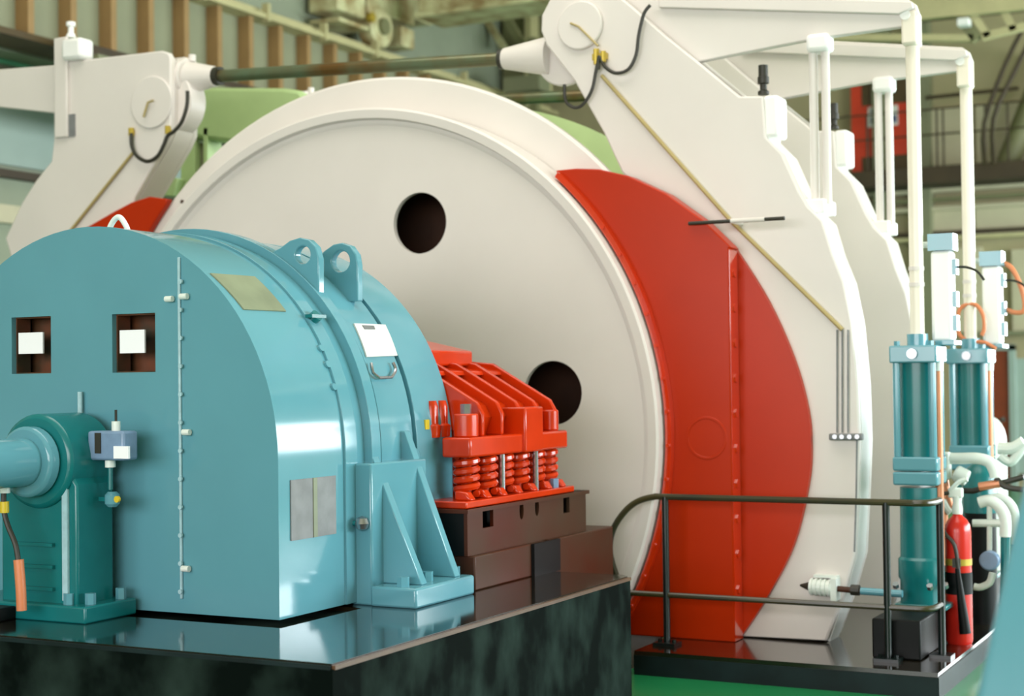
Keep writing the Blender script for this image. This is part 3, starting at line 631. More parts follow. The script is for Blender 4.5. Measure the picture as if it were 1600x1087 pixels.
# hoses on left post
b = MB(); b.tube([PY(x, y, hY-.02) for x, y in ((205, 208), (206, 228), (214, 244), (230, 252), (246, 244), (256, 226), (262, 212), (272, 205), (284, 190), (292, 165), (293, 142))], .0145, 8, 5)
tag(b.build('grease_hose', 'hose'), 'dark rubber hose bowed in a U on the left brake post', 'hose')
b = MB(); b.tube([PY(x, y, hY) for x, y in ((208, 238), (112, 358), (80, 398))], .0125, 8)
tag(b.build('post_conduit', 'conduit'), 'thin tan conduit running diagonally down the left brake post', 'conduit')
for (x, y, nm) in ((205, 206, 0), (262, 203, 0)):
    p = PY(x, y, hY-.01); b = MB(); b.cyl((p.x, p.y, p.z-.03), (p.x, p.y, p.z+.03), .022, n=10); b.box((p.x-.015, p.y, p.z-.015), (p.x+.015, FY, p.z+.015))
    tag(b.build('hose_fitting', 'brass'), 'brass fitting at an end of the U shaped hose', 'fitting', 'brass fittings of the left hose')
p = PY(225, 183, FY-.035); q = PY(232, 160, FY-.035); b = MB(); b.tube([(p.x, FY-.042, p.z), (q.x, FY-.042, q.z), (q.x+.05, FY-.042, q.z+.01)], .009, 6)
tag(b.build('grease_line', 'conduit'), 'short bent grease line on the left pivot boss', 'pipe')
# tie rods
def tie_rod(label, dy, m):
    t = thing('tie_rod', label, 'rod', (-6.1, 9.45+dy, 4.0), 'drum tie rods'); Yt = 9.47+dy
    Q = lambda x, y: Vector((PY(x, y, 9.47).x, Yt, PY(x, y, 9.47).z))
    a = Q(340, 119); d = Q(788, 92); ax = (d-a).normalized()
    b = MB(); b.cyl(a-ax*.1, d+ax*.1, .046, n=20); b.build('rod', 'rod_steel', t)
    b = MB(); b.cyl(a-ax*.02, a-ax*.26, .075, .125, n=28); b.cyl(a-ax*.26, a-ax*.34, .15, n=28); b.build('socket', m, t, .006)
    b = MB(); b.cyl(a+ax*.03, a-ax*.02, .07, n=20); b.build('lock_nut', 'hose', t)
    b = MB(); b.cyl(d-ax*.03, d+ax*.02, .07, n=20); b.build('lock_nut', 'hose', t)
    b = MB(); b.cyl(d, d+ax*.36, .072, .135, n=28); b.build('socket', m, t, .006)
    c = Q(882, 88); b = MB(); b.cyl((c.x, Yt-.03, c.z), (c.x, Yt+.03, c.z), .20, n=36); b.build('clevis', m, t, .01)
    for s in (-1, 1):
        p = a-ax*.24+Vector((0, 0, s*.125)); b = MB(); b.cyl(p, p+Vector((0, 0, s*.05)), .028, n=8); b.build('bolt', m, t)
    return t
tie_rod('brown steel tie rod with painted teal highlight joining the two near brake posts over the drum', 0, 'cream')
tie_rod('tie rod of the far brake, dark behind the top of the drum', DYF, 'cream')
# far left brake head with green bounce light painted into its colour
fl = thing('brake_post', 'far brake post with painted green bounce light, seen between the left post and drum', 'brake post', (-8.2, 11.0, 0), 'drum brake posts')
YF = FY+DYF
b = MB(); b.prism(pxz([(296, 142), (318, 136), (440, 137), (462, 140), (473, 152), (478, 170), (430, 232), (300, 215)], YF), YF, YF+.25); b.build('head', 'far_green_bounce', fl, .05)
b = MB(); b.prism(pxz([(283, 190), (303, 190), (305, 330), (282, 330)], YF), YF, YF+.2); b.build('upright', 'far_green_bounce', fl, .01)
b = MB(); b.prism(pxz([(303, 222), (315, 222), (316, 300), (303, 300)], YF), YF+.08, YF+.2); b.build('recess_panel', 'girder', fl)
b = MB(); b.prism(pxz([(318, 200), (324, 200), (324, 300), (318, 300)], YF), YF, YF+.2); b.build('stiffener', 'far_green_bounce', fl)
b = MB(); b.prism(pxz([(232, 276), (290, 280), (282, 308), (225, 304)], YF), YF-.1, YF+.2); b.build('cross_beam', 'far_green_bounce', fl, .01)
fz = PY(282, 325, YF); gz = PY(305, 325, YF)
b = MB(); b.box((fz.x, YF, 0), (gz.x, YF+.2, fz.z+.05)); b.build('column', 'far_green_bounce', fl)

# ================================================================== motor
MX, MZ, MR = -5.21, 1.405, 1.095
MY = 5.68; MB0 = PLZ+.012
def arch(r, zb, n=48): return [(MX+r, zb)]+[(MX+r*cos(pi*i/n), MZ+r*sin(pi*i/n)) for i in range(n+1)]+[(MX-r, zb)]
mo = thing('electric_motor', 'large teal electric motor with arched casing on the black plinth', 'motor', (MX, 6.4, PLZ))
def rect_px(x0, y0, x1, y1, y): 
    a = PY(x0, y0, y); d = PY(x1, y1, y); return [(a.x, d.z), (d.x, d.z), (d.x, a.z), (a.x, a.z)]
wins = [rect_px(18, 496, 80, 583, MY), rect_px(175, 491, 243, 581, MY)]
b = MB(); b.prism(arch(MR, MB0), MY, MY+.04, 1, wins); b.build('end_shield', 'teal', mo)
b = MB(); b.prism(arch(MR, MB0), MY+.04, 6.38, 1, [arch(MR-.03, MB0+.03)]); b.build('shroud', 'teal', mo)
b = MB(); b.prism(arch(MR-.05, MB0+.03), 5.84, 5.86); b.build('winding_cover', 'window_brown', mo)
for i, (q, cpx) in enumerate(zip(wins, ((30, 520, 68, 552), (188, 516, 227, 551)))):
    b = MB(); fr = [(q[0][0]-.0, q[0][1]), q[1], q[2], q[3]]
    b.prism(fr, MY+.03, MY+.12, 1, [[(q[0][0]+.006, q[0][1]+.006), (q[1][0]-.006, q[1][1]+.006), (q[2][0]-.006, q[2][1]-.006), (q[3][0]+.006, q[3][1]-.006)]])
    b.build('window_frame', 'window_brown', mo)
    a = PY(cpx[0], cpx[1], MY+.02); d = PY(cpx[2], cpx[3], MY+.02); b = MB(); b.box((a.x, MY+.015, d.z), (d.x, MY+.025, a.z)); b.build('white_square', 'plain_white', mo, label='bright white square')  # plain white square set inside each motor window
# seam strip with clamps on the end shield
for (px, ya, yb) in ((283, 402, 935),):
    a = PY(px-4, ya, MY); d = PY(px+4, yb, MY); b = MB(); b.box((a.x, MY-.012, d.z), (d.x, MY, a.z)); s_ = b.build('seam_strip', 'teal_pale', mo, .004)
    for yy in list(range(440, 940, 44)):
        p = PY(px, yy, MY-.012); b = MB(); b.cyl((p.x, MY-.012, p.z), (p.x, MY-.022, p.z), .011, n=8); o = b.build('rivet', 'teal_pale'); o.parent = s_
for (x, y) in ((266, 467), (289, 463), (292, 888), (293, 675)):
    p = PY(x, y, MY-.012); b = MB(); b.cyl((p.x-.02, MY-.02, p.z), (p.x+.02, MY-.02, p.z), .014, n=10); b.box((p.x-.01, MY-.02, p.z-.01), (p.x+.01, MY, p.z+.01)); b.build('clamp', 'pipe_white', mo)
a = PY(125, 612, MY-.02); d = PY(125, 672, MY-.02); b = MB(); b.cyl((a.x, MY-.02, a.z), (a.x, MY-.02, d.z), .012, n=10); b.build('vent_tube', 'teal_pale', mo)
# frame rings
def ring(r, y0, y1, nm, m='teal', zb=MB0, bev=.01): 
    q = MB(); q.prism(arch(r, zb), y0, y1); return q.build(nm, m, mo, bev)
ring(MR+.012, 6.20, 6.30, 'band', bev=.006)
ring(MR+.045, 6.38, 6.46, 'front_flange', zb=PLZ+.1)
ring(MR-.03, 6.46, 6.52, 'recess', 'teal')
ring(MR+.01, 6.52, 6.82, 'stator_frame', zb=PLZ+.06)
ring(MR-.045, 6.82, 6.86, 'recess', 'teal')
ring(MR+.01, 6.86, 7.22, 'rear_shroud', zb=PLZ+.06, bev=.07)
# lifting lugs
def lug(px, hole, hr_, y, t):
    q = pxz(px, y); h = PY(*hole, y); b = MB(); b.prism(q, y, y+t, 1, [circ(h.x, h.z, hr_, 20)]); b.build('lifting_lug', 'teal', mo, .006)
lug([(408, 402), (436, 388), (452, 376), (468, 371), (482, 374), (493, 385), (498, 404), (498, 458), (470, 470)], (473, 398), .045, 6.40, .05)
lug([(490, 412), (506, 392), (520, 382), (534, 379), (547, 384), (556, 397), (559, 414), (559, 470), (520, 474)], (532, 408), .055, 6.70, .05)
# vents and fittings on the casing
def patch(pts, r, m, nm, th=.006):
    P = [on_cyl(x, y, MX, MZ, r) for x, y in pts]; ang = [atan2(p.z-MZ, p.x-MX) for p in P]
    # P: near-top, far-top, far-bottom, near-bottom
    n = 8; vs = []; fs = []
    for k in range(n+1):
        t = k/n
        for (i, j) in ((0, 3), (1, 2)):
            a = ang[i]+(ang[j]-ang[i])*t; y = P[i].y+(P[j].y-P[i].y)*t
            for rr_ in (r-.002, r+th): vs.append((MX+rr_*cos(a), y, MZ+rr_*sin(a)))
    for k in range(n):
        o = k*4; fs += [(o+1, o+3, o+7, o+5), (o, o+4, o+6, o+2), (o, o+1, o+5, o+4), (o+2, o+6, o+7, o+3)]
    fs += [(0, 2, 3, 1), (n*4, n*4+1, n*4+3, n*4+2)]
    q = MB(); q.add(vs, fs); return q.build(nm, m, mo)
patch([(328, 428), (397, 433), (446, 487), (380, 484)], MR, 'mesh_tan', 'vent_screen')
np_ = patch([(552, 506), (601, 508), (620, 556), (572, 558)], MR+.012, 'sign_white', 'nameplate')
patch([(566, 508), (584, 509), (586, 514), (570, 514)], MR+.02, 'mesh_grey', 'nameplate_mark', .002)
XS = MX+MR
q = [PX(x, y, XS) for x, y in ((453, 750), (523, 743), (523, 836), (453, 845))]
b = MB(); b.box((XS-.01, q[0].y, q[3].z), (XS+.006, q[1].y, q[0].z)); vs_ = b.build('vent_screen', 'mesh_grey', mo)
b = MB(); b.box((XS+.006, q[0].y+.17, q[3].z), (XS+.010, q[0].y+.20, q[0].z)); o = b.build('bar', 'mesh_tan'); o.parent = vs_
p = PX(549, 817, XS); b = MB(); b.vlathe([(.004, p.z-.035), (.025, p.z-.025), (.035, p.z), (.025, p.z+.025), (.004, p.z+.035)], XS+.06, p.y, 16); b.build('ball_knob', 'steel', mo)
b = MB(); b.cyl((XS, p.y, p.z), (XS+.05, p.y, p.z), .012, n=10); b.build('knob_stem', 'teal_dark', mo)
p = on_cyl(487, 500, MX, MZ, MR); n = Vector((p.x-MX, 0, p.z-MZ)).normalized(); b = MB(); b.cyl(p, p+n*.04, .03, n=12); b.box(p+n*.03-Vector((.02, .06, .008)), p+n*.03+Vector((.02, .06, .008))); b.build('filler_cap', 'teal_dark', mo)
for (x, y) in ((500, 545), (510, 570), (520, 605)):
    p = on_cyl(x, y, MX, MZ, MR); n = Vector((p.x-MX, 0, p.z-MZ)).normalized(); b = MB(); b.cyl(p-n*.005, p+n*.012, .018, n=10); b.build('screw', 'teal', mo)
for pts in [((580, 567), (583, 582), (592, 590)), ((592, 590), (612, 589)), ((612, 589), (618, 578), (614, 566))]:
    b = MB(); b.tube([on_cyl(x, y, MX, MZ, MR+.03) for x, y in pts], .008, 6, 3); b.build('handle', 'steel', mo)
p = on_cyl(667, 663, MX, MZ, MR+.012); b = MB(); b.box((p.x-.006, p.y-.02, p.z-.025), (p.x+.004, p.y+.02, p.z+.025)); b.build('yellow_tag', 'yellow', mo)
p = PX(645, 715, XS+.01); b = MB(); b.lathe([(.02, 0), (.05, 0)], 0, 0, 4) if 0 else b.cyl((XS+.005, p.y, p.z), (XS+.03, p.y, p.z), .05, n=24); b.build('plug', 'teal', mo, .008)
# lifting eye on top
ey = PY(187, 356, 5.95); b = MB(); b.tube([(ey.x-.07+.0, 5.95, MZ+MR-.02), (ey.x-.065, 5.95, ey.z-.0), (ey.x-.03, 5.95, ey.z+.045), (ey.x+.005, 5.95, ey.z+.05), (ey.x+.045, 5.95, ey.z+.0), (ey.x+.06, 5.95, MZ+MR-.03)], .014, 10, 4); b.build('lifting_eye', 'pipe_white', mo, label='pale lifting eye')
# foot with two gussets
f0 = PZ(584, 948, PLZ); f1 = PZ(646, 951, PLZ); f2 = PZ(748, 928, PLZ)
fx = (f1.x+f2.x)/2; fy0 = (f0.y+f1.y)/2; fy1 = f2.y; ftz = PLZ+.095
b = MB(); b.box((XS+.10, fy0, PLZ), (fx, fy1, ftz)); b.build('foot', 'teal', mo, .012)
for (y, top_) in ((fy0+.12, 1.42), (fy0+.44, 1.5)):
    b = MB(); b.prism([(XS-.03, ftz), (fx-.04, ftz), (XS+.03, top_), (XS-.03, top_)], y, y+.055); b.build('gusset', 'teal', mo, .006)
b = MB(); b.box((XS-.02, fy0+.02, PLZ), (XS+.10, fy1-.03, 1.36)); b.build('side_rib', 'teal', mo, .01)
for (dx, dy) in ((-.10, .05), (-.1, .27), (-.08, .5)):
    b = MB(); b.cyl((fx+dx, fy0+dy, ftz), (fx+dx, fy0+dy, ftz+.045), .03, n=6); b.build('foot_bolt', 'teal', mo)
# shaft end
b = MB(); b.cyl((MX, 5.0, MZ), (MX, MY, MZ), .11, n=28); b.build('shaft', 'teal', mo)
b = MB(); b.cyl((MX, 7.22, MZ), (MX, 8.5, MZ), .16, n=28); b.build('drive_shaft', 'steel', mo)

# front bearing pedestal
bp_ = thing('bearing_pedestal', 'dark teal bearing pedestal in front of the motor end shield', 'pedestal', (-5.3, 5.5, PLZ))
BX = -4.99
b = MB(); b.prism([(-5.45, PLZ), (BX, PLZ), (BX, 1.30), (BX-.09, 1.42), (-5.34, 1.42), (-5.45, 1.30)], 5.36, 5.60); b.build('body', 'teal_dark', bp_, .012)
b = MB(); b.cyl((MX, 5.33, MZ), (MX, 5.63, MZ), .215, n=40); b.build('housing', 'teal_dark', bp_, .02)
b = MB(); b.cyl((MX, 5.26, MZ), (MX, 5.33, MZ), .16, n=36); b.build('seal_cover', 'teal', bp_, .015)
b = MB(); b.box((-5.7, 5.3, PLZ), (BX+.10, 5.64, PLZ+.075)); b.build('foot', 'teal_dark', bp_, .008)
for (dx, dy) in ((.05, .06), (.05, .26), (-.04, .02)):
    b = MB(); b.cyl((BX+dx, 5.33+dy, PLZ+.075), (BX+dx, 5.33+dy, PLZ+.125), .024, n=6); b.build('foot_bolt', 'teal', bp_)
for (x, y) in ((60, 668), (92, 667)):
    p = PY(x, y, 5.45); b = MB(); b.cyl((p.x, 5.45, MZ+.15), (p.x, 5.45, p.z+.02), .028, n=6); b.build('cap_bolt', 'teal', bp_)
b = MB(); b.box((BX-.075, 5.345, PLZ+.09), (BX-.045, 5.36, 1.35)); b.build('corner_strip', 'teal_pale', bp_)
for zz_ in (1.02, .92, .82):
    b = MB(); b.box((-5.36, 5.34, zz_), (-5.12, 5.36, zz_+.015)); b.build('rung', 'teal_dark', bp_)
b = MB(); b.box((-6.1, 5.05, PLZ), (-5.30, 5.30, PLZ+.06)); tag(b.build('sole_block', 'black', None, .006), 'flat black steel block at the foot of the bearing pedestal', 'block')
# pressure switch on the pedestal
ps = thing('pressure_switch', 'small blue grey switch box with white fittings above the bearing pedestal', 'switch', PY(173, 700, 5.52))
a = PY(146, 718, 5.5); d = PY(202, 673, 5.5); b = MB(); b.box((a.x, 5.46, a.z), (d.x, 5.56, d.z)); b.build('case', 'box_blue', ps, .012)
a = PY(149, 708, 5.46); d = PY(158, 676, 5.46); b = MB(); b.box((a.x+.0, 5.455, a.z), (d.x, 5.46, d.z)); b.build('dark_face', 'hose', ps)
a = PY(179, 716, 5.455); d = PY(202, 697, 5.455); b = MB(); b.box((a.x, 5.448, a.z), (d.x, 5.46, d.z)); b.build('white_face', 'plain_white', ps)
p = PY(179, 672, 5.5); q = PY(179, 658, 5.5); b = MB(); b.cyl((p.x, 5.51, p.z-.01), (p.x, 5.51, q.z), .02, n=12); b.build('gland', 'pipe_white', ps)
b = MB(); p2 = PY(179, 640, 5.5); b.cyl((p.x, 5.51, q.z), (p.x, 5.51, p2.z), .006, n=6); b.build('wire', 'hose', ps)
p = PY(170, 716, 5.5); q = PY(170, 730, 5.5); b = MB(); b.cyl((p.x, 5.51, p.z+.01), (p.x, 5.51, q.z), .024, n=12); b.build('gland', 'pipe_white', ps)
r_ = PY(172, 765, 5.5); b = MB(); b.cyl((p.x, 5.51, q.z), (p.x, 5.51, r_.z), .011, n=8); b.build('stem', 'teal_dark', ps)
b = MB(); v = PY(176, 780, 5.5); b.vlathe([(.02, v.z-.035), (.034, v.z-.02), (.034, v.z+.02), (.02, v.z+.035)], p.x+.01, 5.51, 16); b.build('valve_body', 'teal', ps)
b = MB(); y_ = PY(181, 780, 5.46); b.cyl((y_.x, 5.476, y_.z), (y_.x, 5.463, y_.z), .015, n=12); b.build('yellow_plug', 'yellow', ps)
b = MB(); b.box((BX-.02, 5.50, v.z-.01), (p.x, 5.52, v.z+.01)); b.build('arm', 'teal_dark', ps)
# cable with orange sleeve
cb = thing('power_cable', 'black cable with orange sleeve dropping to the plinth beside the bearing', 'cable', PY(32, 968, 5.05))
cy_ = 5.2
zf = PLZ+.06
P0 = [PY(x, y, cy_) for x, y in ((6, 765), (6, 795), (12, 820), (24, 850), (29, 878))]
b = MB(); b.tube(P0, .012, 8, 5); b.build('cable', 'hose', cb)
e0 = PY(29, 874, cy_); e1 = PY(34, 965, cy_)
b = MB(); b.tube([e0, e0.lerp(e1, .5)+Vector((.004, 0, 0)), Vector((e1.x, cy_, zf))], .0225, 14, 4); b.build('sleeve', 'orange_hose', cb)
p = PY(7, 792, cy_); b = MB(); b.cyl((p.x, cy_, p.z-.025), (p.x, cy_, p.z+.025), .02, n=12); b.build('gland', 'yellow', cb)
p = PY(8, 763, cy_); b = MB(); b.cyl((p.x, cy_, p.z-.02), (p.x, cy_, p.z+.03), .022, n=12); b.build('connector', 'pipe_white', cb)
b = MB(); b.box((p.x-.012, cy_, p.z), (p.x+.012, 5.34, p.z+.02)); b.build('bracket', 'teal_dark', cb)

# ================================================================== red spring brake behind the motor
SX = -3.84
sb = thing('spring_brake', 'glossy red spring brake with coil springs on a brown steel base', 'brake', (-4.3, 7.6, PLZ))
b0 = PX(730, 795, SX); b1 = PX(915, 767, SX); zb1 = 1.10; zb0 = .865
holes_ = []
for pts in (((754, 793), (771, 822)), ((880, 778), (890, 800))):
    a = PX(*pts[0], SX); d = PX(*pts[1], SX); holes_.append([(a.y, d.z), (d.y, d.z), (d.y, a.z), (a.y, a.z)])
for (x, y) in ((815, 797), (839, 792)):
    p = PX(x, y, SX); holes_.append([(p.y+.025*cos(k*pi/6), p.z+.05*sin(k*pi/6)) for k in range(12)])
b = MB(); b.prism([(b0.y, zb0), (b1.y, zb0), (b1.y, zb1), (b0.y, zb1)], SX-.02, SX, 0, holes_); b.build('base_side', 'brown_base', sb)
b = MB(); b.box((-4.85, b0.y, zb0), (SX-.02, b0.y+.02, zb1)); b.build('base_front', 'black', sb)
b = MB(); b.box((-4.85, b1.y-.02, zb0), (SX-.02, b1.y, zb1)); b.build('base_back', 'brown_base', sb)
b = MB(); b.box((-4.85, b0.y+.02, zb0), (SX-.14, b1.y-.02, zb1-.02)); b.build('base_core', 'black', sb)
b = MB(); b.box((-4.87, b0.y-.02, zb1-.02), (SX+.015, b1.y+.02, zb1)); b.build('base_top', 'brown_base', sb)
s1 = PX(958, 838, SX+.03)
b = MB(); b.box((-4.9, b0.y+.02, PLZ), (SX+.03, 7.74, zb0)); b.build('sole_plate', 'brown_base', sb, .008)
b = MB(); b.box((-4.9, 7.78, .0), (SX+.03, s1.y, zb0)); b.build('sole_block', 'brown_base', sb, .008)
q0 = PX(835, 850, SX+.05); q1 = PX(876, 890, SX+.05); b = MB(); b.box((SX+.03, q0.y, PLZ), (SX+.05, q1.y, zb0)); b.build('gap_plate', 'black', sb)
# red foot plate, springs, beams
b = MB(); b.box((-4.6, b0.y+.02, zb1), (SX-.015, b1.y-.12, zb1+.035)); b.build('foot_plate', 'red_gloss', sb, .006)
for k in range(7):
    y = b0.y+.10+k*.18; b = MB(); b.prism([(SX-.13, zb1+.035), (SX-.03, zb1+.035), (SX-.06, zb1+.075), (SX-.13, zb1+.085)], y, y+.06); b.build('foot_lug', 'red_gloss', sb, .01)
XSP = -3.97
ys = [PX(x, 740, XSP).y for x in (729, 757, 783, 808, 833, 853)]
zs0, zs1 = zb1+.06, 1.352
for y in ys:
    pts = []; turns = 4.5; N = int(turns*14)
    for i in range(N+1):
        a = 2*pi*turns*i/N; pts.append((XSP+.055*cos(a), y+.055*sin(a), zs0+(zs1-zs0)*i/N))
    b = MB(); b.tube(pts, .019, 7); sp_ = b.build('coil_spring', 'red_gloss', sb)
    b = MB(); b.cyl((XSP, y, zb1+.035), (XSP, y, zs1+.01), .03, n=12); b.build('spring_core', 'red', sb)
zB1 = PX(760, 680, XSP).z
b = MB(); b.box((XSP-.09, ys[0]-.10, zs1), (XSP+.08, ys[-1]+.13, zB1)); b.build('spring_beam', 'red_gloss', sb, .012)
for (k, m) in ((1.5, 0), (3.6, 0)):
    i = int(k); y = ys[i]+(ys[i+1]-ys[i])*(k-i); b = MB(); b.cyl((XSP+.055, y, zb1+.035), (XSP+.055, y, zs1), .016, n=10); b.build('stud', 'steel', sb)
b = MB(); p = PX(728, 646, XSP); b.cyl((XSP, ys[0], zB1), (XSP, ys[0], p.z), .065, n=20); b.build('spring_cap', 'red_gloss', sb, .008)
b = MB(); b.cyl((XSP, ys[0], p.z), (XSP, ys[0], p.z+.05), .03, n=6); b.build('cap_nut', 'steel', sb)
b = MB(); p = PX(858, 640, XSP); b.cyl((XSP, ys[-1]+.06, zB1), (XSP, ys[-1]+.06, p.z), .05, n=20); b.build('spring_cap', 'red_gloss', sb, .008)
a = PX(817, 636, XSP+.085); d = PX(846, 704, XSP+.085); b = MB(); b.box((XSP-.1, a.y, zs1+.0), (XSP+.1, d.y, a.z)); b.build('centre_block', 'red_gloss', sb, .01)
# finned housing that climbs toward the shaft
zA = PX(760, 628, XSP).z
prof = [(XSP-.06, zB1-.02), (XSP-.02, zA-.08), (XSP-.05, zA-.02), (-4.35, 1.80), (-4.75, 1.86), (-4.75, 1.15), (-4.35, 1.15), (-4.12, zB1-.02)]
b = MB(); b.prism(prof, ys[0]+.12, ys[-1]+.02); b.build('housing', 'red', sb, .012)
fin = [(XSP-.10, zB1-.0), (XSP+.04, zB1), (XSP+.045, zA-.06), (XSP+.01, zA), (-4.33, 1.845), (-4.5, 1.86), (-4.5, 1.72), (-4.3, 1.6)]
for k in range(5):
    y = ys[0]+.10+k*(ys[-1]-ys[0]-.06)/4; b = MB(); b.prism(fin, y, y+.03); b.build('fin', 'red_gloss', sb, .008)
b = MB(); b.prism([(-4.27, 1.775), (-4.28, 1.80), (-4.72, 1.885), (-4.72, 1.86)], ys[0]-.02, ys[-1]+.10); b.build('top_plate', 'red_gloss', sb, .006)
b = MB(); b.prism([(-4.42, 1.838), (-4.42, 1.842), (-4.6, 1.876), (-4.6, 1.872)], ys[0]+.3, ys[-1]-.2); b.build('pale_pad', 'sign_white', sb)
y0_, y1_ = PX(640, 560, -4.45).y, PX(720, 560, -4.45).y
b = MB(); b.prism([(-4.75, 1.87), (-4.37, 1.83), (-4.37, 1.915), (-4.75, 2.0)], y1_-.62, y1_); b.build('top_box', 'red_gloss', sb, .012)
for yy in (ys[0]-.08, ys[0]+.02):
    b = MB(); b.vlathe([(.045, zB1), (.05, zB1+.06), (.035, zB1+.07), (.035, zB1+.16), (.025, zB1+.19)], XSP-.16, yy, 14); b.build('adjuster', 'red_gloss', sb)
b = MB(); p = PX(864, 748, SX-.04); b.cyl((SX-.06, p.y+.06, zb1+.035), (SX-.06, p.y+.06, zb1+.085), .025, n=6); b.build('anchor_nut', 'box_blue', sb)

# ================================================================== extinguisher and pipework at the right
EX, EY = -1.975, 9.585
ez = lambda y: PY(1507, y, EY).z
ex = thing('fire_extinguisher', 'red fire extinguisher with black band standing at the platform edge', 'extinguisher', (EX, EY, PT))
r = .078
b = MB(); b.vlathe([(r*.9, PT), (r, PT+.02), (r, ez(830)), (r*.93, ez(820)), (r*.72, ez(812)), (r*.4, ez(806)), (.028, ez(803))], EX, EY, 32); b.build('cylinder', 'ext_red', ex)
b = MB(); b.vlathe([(r+.002, ez(927)), (r+.002, ez(893))], EX, EY, 32); b.build('label_band', 'black', ex)
b = MB(); b.vlathe([(r+.003, ez(882)), (r+.003, ez(872))], EX, EY, 32); b.build('strap', 'brass', ex)
b = MB(); b.vlathe([(.03, ez(803)), (.032, ez(795)), (.026, ez(785)), (.03, ez(775))], EX, EY, 16); b.build('neck', 'pipe_white', ex)
b = MB(); b.box((EX-.05, EY-.025, ez(778)), (EX+.035, EY+.025, ez(762))); b.build('valve', 'pipe_white', ex, .01)
b = MB(); b.tube([(EX-.03, EY-.02, ez(765)), (EX+.02, EY-.03, ez(752)), (EX+.07, EY-.03, ez(748))], .014, 8, 4); b.build('lever_handle', 'pipe_white', ex)
b = MB(); b.tube([(EX-.045, EY-.02, ez(770)), (EX-.1, EY-.05, ez(775)), (EX-.11, EY-.07, ez(800)), (EX-.06, EY-.09, ez(830)), (EX, EY-.095, ez(850)), (EX+.02, EY-.095, ez(890))], .012, 8, 5); b.build('hose', 'hose', ex)
b = MB(); b.cyl((EX+.015, EY-.1, ez(885)), (EX+.055, EY-.1, ez(985)), .014, .034, n=14); b.build('horn', 'black', ex)
b = MB(); b.box((EX-.015, EY-.10, ez(884)), (EX+.03, EY-.075, ez(870))); b.build('buckle', 'hose', ex)

VY = 9.95
V = lambda x, y, d=0: PY(x, y, VY+d)
pm = thing('valve_manifold', 'white elbows and valves of the oil pipework behind the extinguisher', 'pipework', (V(1500, 800).x, VY, 0))
a = V(1463, 748); d = V(1485, 706); b = MB(); b.box((a.x, VY-.04, a.z), (d.x, VY+.04, d.z)); b.build('valve_block', 'pipe_white', pm, .012)
b = MB(); b.tube([V(1476, 716), V(1500, 716), V(1528, 716), V(1546, 722), (V(1554, 736)), V(1556, 746)], .036, 12, 5); b.build('elbow_pipe', 'pipe_white', pm)
b = MB(); b.cyl(V(1492, 738), V(1512, 748), .052, n=20); b.build('filter_bowl', 'pipe_white', pm, .012)
b = MB(); b.tube([V(1476, 745), V(1482, 775), V(1488, 795)], .02, 10, 3); b.build('copper_drop', 'copper', pm)
b = MB(); b.tube([V(1530, 785), V(1545, 782), V(1560, 790), V(1570, 808), V(1571, 838)], .036, 12, 5); b.build('return_bend', 'pipe_white', pm)
b = MB(); b.tube([V(1545, 780, .15), V(1565, 778, .15), V(1580, 790, .15), V(1588, 812, .15), V(1588, 850, .15)], .03, 12, 5); b.build('return_bend', 'pipe_white', pm)
b = MB(); b.tube([V(1520, 817), V(1572, 817)], .024, 10); b.build('cross_pipe', 'pipe_white', pm)
b = MB(); b.tube([V(1546, 790), V(1546, 880)], .016, 10); b.build('drop_pipe', 'pipe_white', pm)
b = MB(); b.tube([V(1551, 895), V(1546, 910), V(1532, 917), V(1522, 916)], .022, 10, 4); b.build('elbow_pipe', 'pipe_white', pm)
b = MB(); p = V(1545, 876, -.1); b.cyl(p, p+Vector((0, .06, 0)), .06, n=24); b.build('gauge', 'box_blue', pm, .01, label='blue grey round gauge')
b = MB(); b.tube([V(1460, 745), V(1462, 760), V(1478, 790), V(1486, 800)], .03, 10, 4); b.build('elbow_pipe', 'pipe_white', pm)
b = MB(); b.tube([V(1571, 838), V(1571, 960), Vector((V(1571, 960).x, VY, 0))], .03, 10); b.build('riser', 'teal_dark', pm)
b = MB(); b.tube([V(1588, 850, .15), Vector((V(1588, 850, .15).x, VY+.15, 0))], .026, 10); b.build('riser', 'teal_dark', pm)
b = MB(); b.tube([V(1474, 745), Vector((V(1474, 745).x, VY, PT))], .024, 10); b.build('riser', 'copper', pm)
b = MB(); b.tube([V(1480, 765, .05), V(1520, 767, .05), V(1555, 757, .05), V(1600, 745, .05)], .018, 10); b.build('dark_pipe', 'hose', pm)
b = MB(); b.tube([V(1556, 746), V(1570, 760), V(1600, 765)], .018, 10, 3); b.build('dark_pipe', 'hose', pm)
b = MB(); b.tube([V(1530, 760), V(1562, 755)], .026, 10); b.build('copper_stub', 'copper', pm)
b = MB(); b.tube([V(1560, 700, .6), V(1582, 700, .6), V(1600, 690, .6)], .04, 10, 3); b.build('upper_pipe', 'pipe_white', pm)
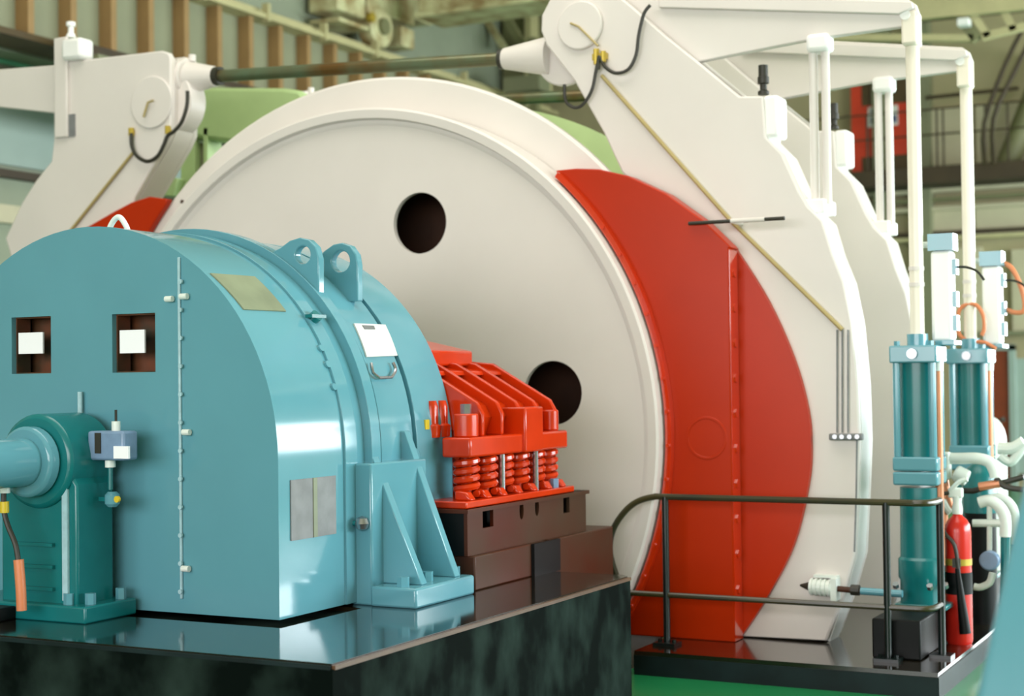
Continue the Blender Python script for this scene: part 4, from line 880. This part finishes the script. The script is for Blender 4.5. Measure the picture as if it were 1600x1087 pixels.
b = MB(); b.tube([V(1562, 712, .6), V(1578, 722, .6), V(1592, 708, .6), V(1600, 695, .6)], .03, 10, 4); b.build('upper_pipe', 'pipe_white', pm)
# pump body behind
pu = thing('oil_pump', 'dark teal pump body behind the white pipework', 'pump', (V(1530, 800, .5).x, VY+.5, 0))
p = V(1530, 725, .5); q = V(1530, 800, .5)
b = MB(); b.cyl((p.x, VY+.5, 0), (p.x, VY+.5, q.z), .10, n=20); b.build('stand', 'black', pu)
b = MB(); b.vlathe([(.11, q.z), (.11, p.z-.08), (.08, p.z-.03), (.05, p.z)], p.x, VY+.5, 24); b.build('casing', 'teal_dark', pu)
# white domed vessel farther back
ve = thing('oil_accumulator', 'white dome topped vessel standing far behind the brake cylinders', 'vessel', (PY(1548, 700, 13).x, 13, 0))
p = PY(1546, 650, 13); x = p.x; rz = .13
b = MB(); b.vlathe([(rz, 0), (rz, p.z-.22)]+[(rz*cos(t_), p.z-.22+.22*sin(t_)) for t_ in [radians(d) for d in (15, 30, 45, 60, 75, 88)]], x, 13, 28); b.build('shell', 'pipe_white', ve)
b = MB(); q = PY(1542, 617, 13); b.vlathe([(.02, p.z-.01), (.02, q.z), ], x-.03, 13, 10); b.build('neck', 'copper', ve)
b = MB(); b.vlathe([(.045, q.z-.06), (.05, q.z-.03), (.03, q.z+.02)], x-.03, 13, 14); b.build('cap', 'pipe_white', ve)

# teal control desk in the right foreground
a = PY(1600, 742, 3.6); d = PY(1523, 1090, 3.6)
td = thing('control_desk', 'smooth pale teal sloping machine cover cut by the frame edge', 'cover', (d.x+.5, 3.9, 0))
sl = (a.x-d.x)/(a.z-d.z)
def sx(z): return d.x+(z-d.z)*sl
b = MB(); b.prism([(sx(0.0), 0.0), (sx(1.62), 1.62), (sx(1.62)+.25, 1.66), (sx(0)+.9, 1.4), (sx(0)+.9, 0)], 3.6, 4.3); b.build('cover', 'teal', td, .03)
b = MB(); b.box((sx(0)-.01, 3.58, 0), (sx(0)+.93, 4.33, .05)); b.build('kick_base', 'black', td)
